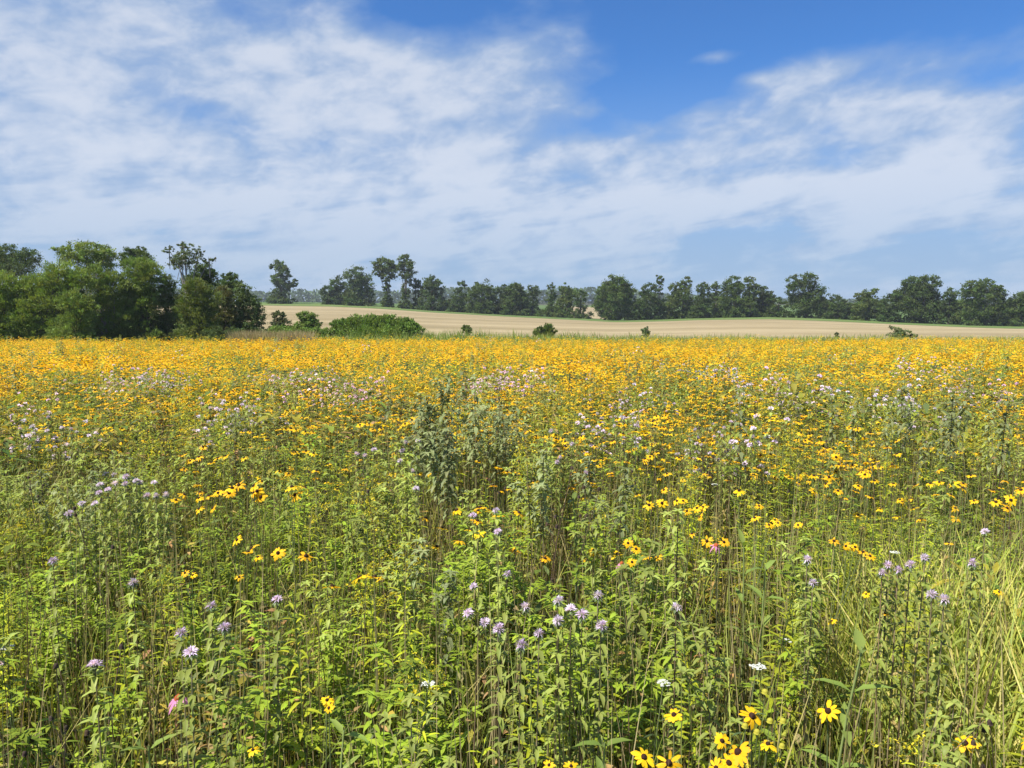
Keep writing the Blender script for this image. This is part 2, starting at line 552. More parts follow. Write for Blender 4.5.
# ------------------------------------------------------------------ the land
def sheet(name, xs, ys, mat, dz=0.0, mask=None):
    X, Y = np.meshgrid(xs, ys); Z = H(X, Y) + dz - .8 * smooth((Y - 52) / 14)
    V = np.stack([X, Y, Z], -1).reshape(-1, 3); nx, ny = len(xs), len(ys)
    me = bpy.data.meshes.new(name)
    F = []
    for j in range(ny - 1):
        for i in range(nx - 1):
            if mask is None or mask(.5 * (xs[i] + xs[i + 1]), .5 * (ys[j] + ys[j + 1])):
                F.append((j * nx + i, j * nx + i + 1, (j + 1) * nx + i + 1, (j + 1) * nx + i))
    me.from_pydata(V.tolist(), [], F); me.materials.append(mat)
    me.polygons.foreach_set('use_smooth', np.ones(len(F), bool))
    o = obj(name, me); tag(o, kind='structure')
    return o


def fan_sheet(name, mat, near, far, u0, u1, nu, nv, dz):
    """a field between two lines across the view, NEAR(u) and FAR(u) metres away"""
    V, F = [], []
    us = np.linspace(u0, u1, nu)
    for u in us:
        for y in np.linspace(near(u), far(u), nv): V.append((u * y, y, Hs(u * y, y) + dz))
    for i in range(nu - 1):
        for j in range(nv - 1):
            F.append((i * nv + j, (i + 1) * nv + j, (i + 1) * nv + j + 1, i * nv + j + 1))
    me = bpy.data.meshes.new(name); me.from_pydata(V, [], F); me.materials.append(mat)
    me.polygons.foreach_set('use_smooth', np.ones(len(F), bool))
    o = obj(name, me); tag(o, kind='structure')
    return o


xs = np.concatenate([np.linspace(-2500, -300, 12), np.arange(-290, 291, 10), np.linspace(300, 2500, 12)])
ys = np.concatenate([np.linspace(-300, -20, 8), np.arange(-10, 100, 5), np.arange(100, 330, 10), np.linspace(340, 3000, 24)])
sheet('ground', xs, ys, ground_mat('meadow_soil', [(.3, (.022, .026, .010)), (.5, (.045, .050, .018)), (.72, (.075, .060, .032))], 9.0, bump=.6))
Dof = lambda u: float(np.interp(u, _tu, _td))
stub = ground_mat('stubble', [(.36, (.175, .140, .072)), (.49, (.255, .203, .112)), (.62, (.340, .275, .162))], 1.1, (.16, 1.0, 1.0), .8)
fan_sheet('stubble_field', stub, lambda u: 62.0 if u > -.12 else 70.0, lambda u: Dof(u) - 22, -.95, 1.1, 130, 40, .03)
vg = ground_mat('verge_grass', [(.32, (.06, .10, .025)), (.5, (.10, .15, .04)), (.7, (.17, .19, .06))], .8, (.3, 1, 1), .6)
fan_sheet('grass_verge', vg, lambda u: Dof(u) - 22.2, lambda u: Dof(u) + 14, -.95, 1.1, 130, 6, .06)
fan_sheet('far_crop_field', ground_mat('crop_green', [(.3, (.05, .09, .02)), (.6, (.085, .13, .035))], .5, (.2, 1, 1), .6), lambda u: Dof(u) + 14, lambda u: 560, -1.0, 1.0, 110, 20, .09)
fan_sheet('far_stubble_field', stub, lambda u: Dof(u) + 14, lambda u: 500, .06, .13, 10, 20, .12)

# ------------------------------------------------------------------ trees
def quads(P, size, asp, tint, upbias=.5, dirs=None):
    """many small leaf faces"""
    n = len(P)
    a = rs.randn(n, 3)
    if dirs is not None: a = a * .45 + dirs
    a /= np.linalg.norm(a, axis=1)[:, None]
    nn = rs.randn(n, 3); nn[:, 2] += upbias * 2
    b = np.cross(nn, a); b /= np.linalg.norm(b, axis=1)[:, None] + 1e-9
    L = size * (.65 + .7 * rs.rand(n))[:, None] / 2; W = L * asp
    V = np.stack([P - a * L, P + b * W, P + a * L, P - b * W], 1).reshape(-1, 3)
    T = (np.array([[0, 1, 2], [0, 2, 3]])[None] + (np.arange(n) * 4)[:, None, None]).reshape(-1, 3)
    C = np.repeat(tint, 4, 0)
    return V, T, np.zeros(len(T), int), C


BARK = None


def bark_mat():
    return ground_mat('bark', [(.3, (.05, .04, .03)), (.5, (.11, .09, .07)), (.7, (.20, .17, .14))], 4.0, (1, 1, .2), .6)


BARK = bark_mat()
PALE_BARK = ground_mat('pale_bark', [(.3, (.16, .14, .12)), (.5, (.30, .27, .24)), (.7, (.42, .39, .35))], 4.0, (1, 1, .2), .6)


def bark_tube(V, F, pts, r0, r1, n=6):
    m = len(pts); off = len(V)
    for i, p in enumerate(pts):
        p = np.asarray(p, float)
        d = np.asarray(pts[min(i + 1, m - 1)], float) - np.asarray(pts[max(i - 1, 0)], float); d /= np.linalg.norm(d) + 1e-9
        a = np.cross(d, [.3, .9, .1]); a /= np.linalg.norm(a) + 1e-9; c = np.cross(d, a); r = r0 + (r1 - r0) * i / (m - 1)
        for k in range(n):
            t = 6.2832 * k / n; V.append(tuple(p + r * (a * math.cos(t) + c * math.sin(t))))
    for i in range(m - 1):
        for k in range(n):
            A, B = off + i * n + k, off + i * n + (k + 1) % n
            F.append((A, B, B + n, A + n))


def tree(name, cat, label, group, D, basepx, lobes, col, dens=1.0, leafpx=1.5, asp=.7, trunk_r=.18, willow=False, bark=None, clump=.30, twigs=0, dvar=.25, stems=1, hollow=.35):
    """lobes: (px, py, rx, ry) of the masses of the crown, given real depth; basepx: where the trunk stands"""
    s = D / F_PX
    bx = at(basepx, 300, D)[0]; bz = Hs(bx, D) - .05
    base = np.array([bx, D, bz])
    root = empty(name, base); tag(root, label, cat, group)
    Pts, tints, dirs = [], [], []
    lobe_c = []
    for (lx, ly, rx, ry) in lobes:
        c = at(lx, ly, D); c[1] += (rs.rand() - .5) * rx * s * .5
        rad = np.array([rx * s, rx * s * .9, ry * s]); lobe_c.append((c, rad))
        nc = int(max(16, (rx * ry) / (leafpx ** 2) * .95 * dens))
        nl = 44
        d = rs.randn(nc, 3); d /= np.linalg.norm(d, axis=1)[:, None]
        r = (hollow + (1 - hollow) * rs.rand(nc) ** .6)[:, None]
        cc = c + d * r * rad * (.82 + .22 * rs.rand(nc, 1))
        csz = clump * (.45 + .8 * rs.rand(nc))[:, None, None] * rad.mean()
        pp = cc[:, None, :] + rs.randn(nc, nl, 3) * csz * np.array([.5, .5, .36])
        t = np.array(col)[None, None] * (1 + (rs.rand(nc, 1, 1) - .5) * dvar * 2) * (1 + (rs.rand(nc, nl, 1) - .5) * .35)
        t = t * (1 + (rs.rand(nc, 1, 3) - .5) * .22)
        dd = np.repeat((d + np.array([0, 0, .9 if willow else .1]))[:, None], nl, 1)
        Pts.append(pp.reshape(-1, 3)); tints.append(t.reshape(-1, 3)); dirs.append(dd.reshape(-1, 3))
    P = np.concatenate(Pts); Tn = np.concatenate(tints); Dd = np.concatenate(dirs)
    keep = P[:, 2] > H(P[:, 0], P[:, 1]) + .05
    P, Tn, Dd = P[keep], Tn[keep], Dd[keep]
    arr = quads(P - base, leafpx * s, asp, Tn, .4, Dd if willow else None)
    crown = obj('crown', to_mesh('crown', arr, [M_TREE]), root)
    V, F = [], []
    top = np.mean([c for c, _ in lobe_c], 0)
    hi = max(lobe_c, key=lambda q: q[0][2])[0]
    for k in range(stems):
        b0 = np.array([(rs.rand() - .5) * .6 * (stems > 1) * stems * .6, (rs.rand() - .5) * .6 * (stems > 1), -.1])
        mid = (top - base) * np.array([.5, .5, .55]) + b0 * .6
        bark_tube(V, F, [b0, b0 * .8 + mid * .45, mid, (hi - base) * np.array([.9, .9, .95])], trunk_r, trunk_r * .3)
        for c, rad in lobe_c:
            q = c - base
            bark_tube(V, F, [mid * .8 + b0 * .2, mid * .4 + q * .6 + rs.randn(3) * .2, q, q + np.array([rs.randn() * .3, 0, .6]) * rad], trunk_r * .45, trunk_r * .06, 5)
    for _ in range(twigs):
        c, rad = lobe_c[rs.randint(len(lobe_c))]
        q = c - base; d = rs.randn(3); d[2] = abs(d[2]) + .3; d /= np.linalg.norm(d)
        bark_tube(V, F, [q * np.array([1, 1, .8]), q + d * rad * .5, q + d * rad * .95], trunk_r * .22, trunk_r * .05, 4)
    me = bpy.data.meshes.new('trunk'); me.from_pydata(V, [], F); me.materials.append(bark or BARK)
    obj('trunk', me, root)
    return root


def zz(x0, y0, sc, *lobes):
    return [(x0 + a / sc, y0 + b / sc, c / sc, d / sc) for a, b, c, d in lobes]


Z1 = (0, 225, 3.79); Z2 = (250, 240, 3.79); Z3 = (500, 240, 3.79); Z4 = (760, 240, 3.879)
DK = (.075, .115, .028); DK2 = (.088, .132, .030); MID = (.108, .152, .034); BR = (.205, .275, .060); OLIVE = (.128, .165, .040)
TG = 'trees along the far edge of the stubble field'


def px(z, zx): return z[0] + zx / z[2]


far_trees = [
    # zoom, base, label, lobes, colour, kw
    (Z2, 118, 'tall narrow ragged tree standing alone left of the round dark pair', [(112, 98, 30, 26), (92, 100, 18, 12), (130, 125, 34, 32), (105, 150, 34, 28), (122, 180, 42, 34), (172, 163, 20, 17), (105, 222, 46, 28), (150, 175, 20, 14)], DK2, {}),
    (Z2, 330, 'broad dark tree with low skirt just right of the narrow ragged tree', [(330, 170, 38, 32), (300, 205, 38, 45), (350, 215, 50, 42), (320, 235, 55, 22)], DK, {}),
    (Z2, 410, 'tall round dark tree overlapping the broad low-skirted one', [(400, 140, 48, 40), (430, 170, 45, 50), (395, 200, 45, 48), (445, 215, 34, 40), (420, 240, 55, 20)], DK2, {}),
    (Z2, 520, 'high-crowned tree on a slender trunk with sky below its crown, first of the pair', [(510, 95, 44, 34), (485, 115, 26, 26), (538, 112, 28, 38), (515, 140, 30, 22), (520, 180, 16, 30), (522, 230, 24, 32)], MID, {'dens': 1.25}),
    (Z2, 590, 'tallest slender tree leaning right beside the other high-crowned tree', [(585, 80, 30, 28), (605, 110, 30, 38), (570, 110, 18, 30), (592, 145, 22, 24), (590, 195, 17, 36), (585, 240, 20, 25)], MID, {'dens': 1.2}),
    (Z2, 630, 'small dark tree tucked against the tallest slender tree', [(625, 165, 26, 28), (640, 190, 24, 30), (632, 235, 26, 25)], DK, {}),
    (Z2, 690, 'square-shouldered dark tree right of the slender pair', [(690, 160, 40, 26), (672, 185, 34, 34), (708, 190, 30, 40), (690, 235, 55, 36), (728, 245, 28, 28)], DK, {}),
    (Z2, 800, 'small pointed dark tree at the start of the long hedgerow', [(802, 175, 22, 24), (795, 215, 30, 36), (790, 250, 34, 28)], DK, {}),
    (Z2, 880, 'wide domed dark tree second in the hedgerow', [(880, 185, 42, 34), (850, 215, 38, 42), (905, 215, 34, 45), (880, 255, 60, 26)], DK2, {}),
    (Z2, 985, 'broad dark tree with flat top in left half of hedgerow', [(960, 195, 30, 30), (1005, 195, 36, 34), (975, 235, 40, 42), (1020, 240, 36, 42)], DK, {}),
    (Z3, 60, 'rounded dark tree joined to its flat-topped neighbour', [(55, 190, 34, 30), (75, 225, 34, 44), (40, 245, 36, 38)], DK2, {}),
    (Z3, 122, 'narrow upright dark tree before the hedgerow gap', [(125, 195, 26, 30), (120, 240, 32, 44)], DK, {}),
    (Z3, 195, 'small pointed tree with one tall tuft beside the gap', [(193, 180, 15, 22), (195, 220, 24, 34), (190, 262, 26, 28)], DK2, {}),
    (Z3, 258, 'bushy lighter tree just left of the big round tree', [(250, 190, 28, 28), (265, 215, 40, 40), (240, 250, 36, 42)], MID, {}),
    (Z3, 306, 'low dark tree with bare trunk foot left of big round tree', [(308, 215, 24, 28), (302, 258, 26, 32)], DK2, {}),
    (Z3, 440, 'largest round tree, dense and fully domed, midway along the hedgerow', [(440, 165, 50, 38), (405, 195, 42, 40), (478, 200, 42, 44), (440, 215, 60, 50), (385, 245, 34, 42), (425, 262, 56, 42), (490, 258, 36, 42)], DK2, {'dens': 1.2}),
    (Z3, 560, 'medium dark tree right against the largest round tree', [(558, 190, 34, 32), (570, 235, 44, 46), (535, 250, 28, 42)], DK, {}),
    (Z3, 606, 'thin tall tree rising above its neighbours like a tuft', [(606, 150, 16, 24), (600, 180, 18, 26), (612, 240, 26, 44)], DK2, {}),
    (Z3, 692, 'wide tree with broken double top right of the thin tall one', [(668, 185, 32, 30), (708, 170, 28, 34), (690, 220, 52, 46), (655, 250, 32, 40), (720, 258, 30, 36)], MID, {}),
    (Z3, 775, 'dark tree with feathered top between two wider trees', [(770, 185, 28, 28), (775, 230, 36, 48), (765, 262, 40, 34)], DK, {}),
    (Z3, 818, 'slim tree with pale trunk gleaming through its leaves', [(818, 185, 20, 30), (820, 235, 26, 48)], MID, {'bark': 'pale'}),
    (Z3, 890, 'tall spreading tree with highest top in right half of hedgerow', [(885, 165, 36, 34), (860, 205, 36, 42), (910, 205, 40, 48), (885, 250, 52, 46)], DK2, {}),
    (Z3, 948, 'tall tree of two upright tufts touching the spreading tree', [(945, 165, 26, 32), (960, 200, 30, 38), (945, 250, 36, 46)], MID, {}),
    (Z3, 995, 'drooping dark tree at the end before the sky gap', [(992, 200, 28, 34), (1000, 245, 36, 46), (1020, 225, 20, 40)], DK, {}),
    (Z4, 75, 'low bush-like tree in the gap left of the lone domed tree', [(75, 250, 34, 30), (55, 275, 26, 24)], DK2, {}),
    (Z4, 180, 'large airy domed tree with sky specks through its crown', [(135, 165, 38, 32), (190, 155, 40, 32), (150, 205, 52, 48), (220, 210, 46, 48), (180, 250, 72, 46), (235, 255, 34, 36)], DK2, {'dens': .9}),
    (Z4, 305, 'low round dark tree right of the airy domed tree', [(305, 245, 40, 34), (290, 275, 34, 28), (340, 270, 30, 30)], DK, {}),
    (Z4, 415, 'medium yellow-green tree with a bumpy low top', [(400, 220, 34, 30), (440, 210, 26, 24), (415, 255, 50, 46), (380, 275, 30, 32)], MID, {}),
    (Z4, 530, 'dark slanting tree leaning against the biggest right-hand tree', [(540, 215, 34, 34), (510, 245, 38, 44), (500, 280, 44, 34)], DK, {}),
    (Z4, 625, 'biggest tree on the right with broad two-humped crown', [(600, 172, 46, 34), (655, 168, 46, 34), (620, 205, 72, 46), (575, 240, 46, 50), (665, 245, 44, 50), (620, 275, 76, 40)], DK2, {'dens': 1.2}),
    (Z4, 735, 'dark green infill tree between the two broadest right-hand trees', [(735, 220, 34, 36), (740, 265, 40, 46)], DK, {}),
    (Z4, 850, 'wide tree with a pale dead limb poking from its right side', [(820, 190, 42, 36), (880, 175, 42, 30), (845, 225, 66, 50), (910, 205, 36, 36), (860, 275, 76, 42), (935, 190, 26, 16)], DK2, {'bark': 'pale', 'twigs': 4}),
    (Z4, 955, 'shady tree below the pale dead limb', [(950, 240, 40, 34), (945, 285, 46, 36)], DK, {}),
    (Z4, 1015, 'dark tree at the right end of the hedgerow', [(1015, 225, 36, 34), (1000, 265, 40, 46), (1040, 270, 40, 50)], DK2, {}),
]
for z, bx, lab, lobes, col, kw in far_trees:
    bp = px(z, bx); u = (bp - 512) / F_PX
    D = Dof(u) + 2 + rs.rand() * 5
    kw = dict(kw); kw['bark'] = PALE_BARK if kw.get('bark') else None
    foot = {118: 243, 330: 248, 410: 250, 510: 258, 520: 258, 590: 262, 630: 264, 690: 268}.get(bx) if z is Z2 else None
    if foot is None: foot = float(np.interp(bp, [450, 500, 560, 616, 660, 700, 770, 830, 900, 960, 1010], [312, 315, 318, 321, 320, 318.5, 317.5, 319.5, 323, 325.5, 327]) - z[1]) * z[2]
    wide = 20 if bx in (520, 590) and z is Z2 else 44
    lobes = lobes + [(bx - wide * .5, foot - 14, wide, 20), (bx + wide * .6, foot - 10, wide * .8, 16)]
    tree('hedgerow_tree', 'tree', lab, TG, D, bp, zz(*z, *lobes), np.array(col) * .84, leafpx=1.35, clump=.27, trunk_r=.3, **kw)

fillers = [  # low bushes closing the hedgerow between its trees
    (Z2, 755, 262, 'low bush between square-shouldered tree and small pointed tree'), (Z2, 932, 258, 'low bush between domed tree and flat-topped tree'),
    (Z3, 90, 268, 'low bush at the feet of rounded and narrow upright trees'), (Z3, 222, 278, 'low bush between tufted tree and bushy lighter tree'),
    (Z3, 528, 272, 'low bush at the right foot of the largest round tree'), (Z3, 632, 270, 'low bush under the thin tall tufted tree'),
    (Z3, 738, 272, 'low bush left of the feathered-top tree'), (Z3, 848, 268, 'low bush beside the pale slim trunk'), (Z3, 925, 268, 'low bush between spreading tree and two-tufted tree'),
    (Z4, 20, 270, 'low bush at the sky gap left of the airy domed tree'), (Z4, 268, 272, 'low bush just right of the airy domed tree'), (Z4, 355, 282, 'low bush left of the yellow-green bumpy tree'),
    (Z4, 468, 268, 'low bush between bumpy tree and dark slanting tree'), (Z4, 695, 275, 'low bush at the right foot of the biggest tree'), (Z4, 780, 278, 'low bush left of the tree with dead limb'),
    (Z4, 905, 285, 'low bush below the pale dead limb'), (Z4, 978, 288, 'low bush near the right end of the hedgerow')]
for z, bx, cy_, lab in fillers:
    bp = px(z, bx); u = (bp - 512) / F_PX
    hh = 26 + 12 * rs.rand()
    tree('hedgerow_bush', 'bush', lab, 'bushes between the hedgerow trees', Dof(u) + 7, bp, zz(*z, (bx - 22, cy_ - 8, 32, hh), (bx + 22, cy_ + 2, 32, hh * .9), (bx, cy_ + 22, 48, 22), (bx + 5, cy_ - 22, 22, 18)), np.array((DK, DK2, MID)[rs.randint(3)]) * .84, leafpx=1.35, clump=.27, trunk_r=.12)

TH = 'trees and tall shrubs of the left thicket'
thicket = [
    ('broadleaf_tree', 'tree', 'dark blue-green tree behind the thicket at the picture edge', 105, 60, [(30, 110, 60, 42), (100, 125, 50, 40), (60, 165, 90, 55), (-60, 130, 80, 60)], DK, dict(leafpx=1.5)),
    ('broadleaf_tree', 'tree', 'tallest bright green tree with flat spreading top in the thicket', 66, 320, [(330, 92, 85, 30), (235, 95, 44, 18), (400, 110, 50, 30), (290, 125, 70, 32), (370, 150, 70, 40)], BR, dict(leafpx=1.6, twigs=6, bark=PALE_BARK)),
    ('broadleaf_tree', 'tree', 'dark crown peeping up behind the flat-topped bright tree', 75, 510, [(510, 100, 48, 22), (540, 130, 50, 36), (480, 125, 40, 30)], DK2, dict(leafpx=1.5)),
    ('broadleaf_tree', 'tree', 'thin twiggy tree with open crown and pale branches', 62, 705, [(700, 80, 36, 20), (640, 95, 24, 18), (755, 100, 28, 18), (720, 125, 60, 34), (665, 140, 50, 34), (790, 135, 30, 16)], (.130, .165, .060), dict(dens=.55, clump=.20, twigs=16, bark=PALE_BARK, leafpx=1.2)),
    ('broadleaf_tree', 'tree', 'dark dense tree below the twiggy crown on its right', 64, 770, [(770, 180, 50, 45), (790, 200, 36, 50), (740, 230, 60, 60)], DK, dict(leafpx=1.5)),
    ('broadleaf_tree', 'tree', 'small dark round-headed tree poking up near the thicket end', 68, 865, [(865, 200, 36, 26), (880, 225, 45, 34), (850, 250, 50, 50)], DK, dict(leafpx=1.5)),
    ('willow_shrub', 'shrub', 'pale willow-like shrub half cut by the picture edge', 52, 20, [(20, 220, 80, 45), (10, 300, 90, 70), (-70, 290, 90, 90), (20, 390, 80, 60)], BR, dict(willow=True, stems=4)),
    ('willow_shrub', 'shrub', 'wide bright willow-like shrub with arching top in front of the tall tree', 52, 180, [(150, 230, 75, 55), (230, 190, 70, 60), (200, 280, 95, 75), (120, 340, 80, 80), (230, 385, 90, 60), (90, 250, 60, 60), (110, 400, 80, 55), (300, 220, 55, 60)], BR, dict(willow=True, stems=5, twigs=8)),
    ('willow_shrub', 'shrub', 'bright low shrub before the thicket with darker hollow beneath', 49.5, 270, [(270, 290, 60, 45), (310, 310, 55, 45), (290, 370, 70, 60)], (.185, .250, .056), dict(willow=True, stems=3)),
    ('willow_shrub', 'shrub', 'large mid-green leaning shrub with bare forked branches showing', 54, 400, [(370, 200, 60, 60), (430, 240, 65, 70), (380, 310, 75, 70), (440, 370, 70, 65), (350, 390, 60, 50)], (.175, .238, .055), dict(willow=True, stems=4, twigs=8, bark=PALE_BARK)),
    ('willow_shrub', 'shrub', 'domed green shrub tallest of the middle thicket', 55, 545, [(530, 165, 70, 50), (570, 200, 65, 65), (500, 230, 60, 60), (540, 290, 75, 75), (510, 380, 70, 60), (470, 330, 65, 60)], (.175, .240, .056), dict(willow=True, stems=4)),
    ('broadleaf_shrub', 'shrub', 'nearly black shrub filling the hollow right of the domed shrub', 56, 630, [(630, 250, 50, 70), (640, 330, 60, 80), (600, 390, 60, 55), (690, 370, 55, 60)], (.140, .195, .055), dict()),
    ('willow_shrub', 'shrub', 'olive-tinted rounded shrub in front of dark dense tree', 53, 745, [(740, 240, 58, 50), (780, 290, 60, 60), (710, 310, 55, 65), (750, 370, 80, 60)], OLIVE, dict(willow=True, stems=3)),
    ('willow_shrub', 'shrub', 'brownish shrub beside the olive one, reddish at its top', 56, 850, [(845, 265, 40, 40), (850, 330, 50, 60), (830, 390, 50, 50)], (.135, .145, .048), dict(willow=True)),
    ('broadleaf_shrub', 'shrub', 'dark rounded shrub sloping down to the dry grass', 57, 925, [(920, 260, 45, 42), (945, 310, 50, 60), (900, 350, 55, 60), (975, 360, 38, 50), (930, 400, 60, 40)], (.105, .148, .046), dict()),
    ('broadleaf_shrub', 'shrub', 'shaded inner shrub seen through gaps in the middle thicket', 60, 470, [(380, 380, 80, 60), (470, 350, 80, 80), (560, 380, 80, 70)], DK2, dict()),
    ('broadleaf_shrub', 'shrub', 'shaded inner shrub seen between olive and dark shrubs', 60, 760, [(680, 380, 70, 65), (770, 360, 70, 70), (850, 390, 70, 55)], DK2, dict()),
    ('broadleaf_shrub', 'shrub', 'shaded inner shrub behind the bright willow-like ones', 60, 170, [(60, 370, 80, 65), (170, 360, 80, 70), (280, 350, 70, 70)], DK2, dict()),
    ('broadleaf_shrub', 'shrub', 'small bright shrub at the foot of the dark sloping one', 51, 940, [(940, 385, 28, 32), (925, 410, 32, 26)], (.075, .115, .03), dict()),
    ('broadleaf_shrub', 'shrub', 'low grassy bush under the olive shrub', 50, 850, [(850, 425, 50, 22), (890, 425, 40, 18)], (.085, .12, .035), dict()),
]
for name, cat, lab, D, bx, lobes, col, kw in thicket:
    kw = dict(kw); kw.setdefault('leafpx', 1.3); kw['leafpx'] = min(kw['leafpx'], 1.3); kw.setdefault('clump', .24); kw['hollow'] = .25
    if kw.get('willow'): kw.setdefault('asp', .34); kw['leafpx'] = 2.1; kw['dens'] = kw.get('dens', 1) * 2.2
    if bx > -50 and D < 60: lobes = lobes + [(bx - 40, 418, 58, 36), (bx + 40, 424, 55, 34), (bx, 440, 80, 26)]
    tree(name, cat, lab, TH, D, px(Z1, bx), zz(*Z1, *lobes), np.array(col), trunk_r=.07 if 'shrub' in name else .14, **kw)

SG = 'shrubs between the meadow and the stubble field'
shrubs = [
    ('dark_shrub', 'thin dark shrub with reddish twigs left of the long bush', 66, Z2, 115, [(110, 290, 32, 22), (120, 320, 40, 30), (100, 345, 40, 25)], (.095, .115, .045), dict(twigs=10, dens=1.6)),
    ('green_shrub', 'upright green shrub between the dark one and the long bush', 67, Z2, 215, [(215, 290, 40, 26), (230, 320, 42, 28), (200, 335, 46, 28)], (.145, .210, .042), dict(twigs=6, dens=2)),
    ('green_shrub', 'low leafy shrub hugging the ground beside the long bush', 64, Z2, 160, [(120, 345, 60, 20), (200, 350, 70, 18), (270, 350, 45, 20)], (.140, .210, .038), dict(dens=2.2)),
    ('long_bush', 'long low green bush with feathery top before the stubble', 65, Z2, 480, [(345, 330, 45, 36), (400, 318, 50, 34), (460, 315, 52, 34), (520, 312, 50, 32), (580, 325, 50, 32), (625, 340, 36, 26), (480, 345, 150, 22), (380, 340, 60, 34), (560, 342, 70, 34), (470, 335, 80, 36)], (.170, .250, .050), dict(willow=True, stems=5, dens=4)),
    ('small_shrub', 'small round shrub alone at the stubble edge, first of three', 78, Z2, 822, [(820, 335, 22, 15), (825, 350, 20, 14)], (.14, .19, .05), dict(dens=2.2)),
    ('round_bush', 'squat rounded bush with flat foot before pale stubble', 72, Z3, 170, [(150, 345, 28, 20), (185, 342, 30, 22), (170, 358, 48, 16)], (.125, .175, .038), dict(willow=True, dens=4, stems=4)),
    ('small_shrub', 'small upright sapling-like shrub right of the squat bush', 73, Z3, 551, [(550, 340, 14, 14), (552, 355, 18, 18)], (.14, .19, .08), dict(dens=2.2)),
    ('twiggy_shrub', 'spreading open shrub with arching twigs on the right', 70, Z4, 545, [(520, 345, 26, 10), (560, 350, 32, 12), (545, 368, 50, 14), (590, 372, 20, 8)], (.17, .21, .085), dict(dens=1.1, twigs=14)),
    ('small_shrub', 'tiny dark shrub tip left of the spreading open shrub', 70, Z4, 298, [(298, 368, 9, 10), (296, 380, 14, 10)], (.09, .11, .05), dict()),
]
for name, lab, D, z, bx, lobes, col, kw in shrubs:
    kw = dict(kw)
    if kw.get('willow'): kw.setdefault('asp', .4); kw['leafpx'] = 2.3
    kw.setdefault('leafpx', 1.4)
    tree(name, 'shrub', lab, SG, D, px(z, bx), zz(*z, *lobes), np.array(col), trunk_r=.04, clump=.26, **kw)


# far-off woods: one mass beyond the fields
def woods(name, label, D, pts, col):
    P, tn = [], []
    s = D / F_PX
    for x in np.arange(pts[0][0], pts[-1][0], 1.1):
        top = np.interp(x, [p[0] for p in pts], [p[1] for p in pts]); bot = 308
        top += (rs.rand() - .5) * 2.4 + math.sin(x * .35) * 1.0
        n = int((bot - top) * 1.6) + 4
        yy = top + (bot - top) * rs.rand(n) ** 1.2
        for y in yy:
            p = at(x + rs.randn() * 1.2, y, D); p[1] += rs.randn() * 12; P.append(p)
    P = np.array(P); t = np.array(col)[None] * (1 + (rs.rand(len(P), 1) - .5) * .5)
    arr = quads(P, 3.0 * s, .8, t, .4)
    o = obj(name, to_mesh(name, arr, [M_TREE])); tag(o, label, 'woods', None, 'stuff')


woods('far_woods', 'bluish line of far woods on the horizon behind the hedgerow', 800, [(-150, 286), (60, 287), (250, 292), (268, 293), (300, 290), (330, 293), (440, 290), (455, 288), (540, 290), (590, 289), (760, 300), (1200, 302)], (.075, .115, .045))

# ------------------------------------------------------------------ the meadow
YFAR = 46.0
NV = 7


def fan_points(y0, y1, dens, extra=.9, k=.72):
    A = k * (y1 * y1 - y0 * y0) + 2 * extra * (y1 - y0)
    n = int(dens * A)
    out = []
    while sum(len(o) for o in out) < n:
        y = y0 + (y1 - y0) * rs.rand(2 * n); x = (rs.rand(2 * n) * 2 - 1) * (k * y1 + extra)
        ok = np.abs(x) < k * y + extra
        out.append(np.c_[x[ok], y[ok]])
    return np.concatenate(out)[:n]


def edge_ok(x, y):
    """far edge of the meadow, nearer before the thicket and the dry grass"""
    u = x / y
    lim = np.interp(u, [-1, -.40, -.34, -.27, -.24, 1], [45.5, 46, 42, 42.5, 46.5, 47])
    return y < lim + (vnoise(x, y, 3.0, 3) - .5) * 3


# patches of bloom given by where they show (pixel, spread in m, weight)
def patchsum(lst, x, y, h=.88):
    v = np.zeros(len(x))
    for p_, q_, sx, sy, w in lst:
        c = drop(p_, q_, h)
        if lst is B_PATCH: sx, sy = sx * .46, sy * .55
        v += w * np.exp(-((x - c[0]) / sx) ** 4 - ((y - c[1]) / sy) ** 4)
    return v


B_PATCH = [(130, 377, .9, 1.6, 5), (160, 380, .7, 1.5, 4), (225, 412, .45, .8, 6), (300, 372, 1.3, 2.0, 3), (330, 385, 1.0, 1.5, 3.5), (505, 380, .9, 1.4, 6), (640, 393, .6, 1.1, 4), (610, 420, .5, .9, 3),
           (885, 398, .5, .9, 5), (915, 400, .5, .9, 5), (840, 398, .4, .6, 4), (715, 372, .8, 1.4, 4), (775, 392, .9, 1.3, 3), (930, 366, 1.0, 1.8, 5), (985, 385, .8, 1.2, 2.5), (720, 435, .45, .7, 4), (370, 385, .5, .9, 3), (30, 425, .5, .7, 4), (15, 400, .6, .9, 3)]
S_PATCH = [(440, 400, .7, 1.2, 3), (780, 425, .8, 1.0, 4), (710, 405, .8, 1.2, 3), (270, 395, .6, 1.0, 2), (560, 395, .7, 1.2, 2.5), (800, 430, .5, .8, 3), (180, 400, .9, 1.2, 2), (350, 440, .5, .8, 1.5), (620, 350, 3, 5, 2), (40, 370, 2, 3, 2)]
K_PATCH = [(474, 416, .29, .42, 16), (436, 440, .12, .16, 3), (580, 462, .20, .28, 5), (400, 505, .10, .12, 1.5), (900, 412, .5, .6, 2.0), (120, 440, .3, .4, 1)]
GAP = [(465, 560, .34, .55, 1.0), (580, 590, .22, .35, .7)]   # thin places where bare stalks show
C_PATCH = [(300, 430, .5, .8, 2), (330, 560, .5, .5, 3), (230, 620, .4, .4, 2), (700, 470, .6, .7, 2)]

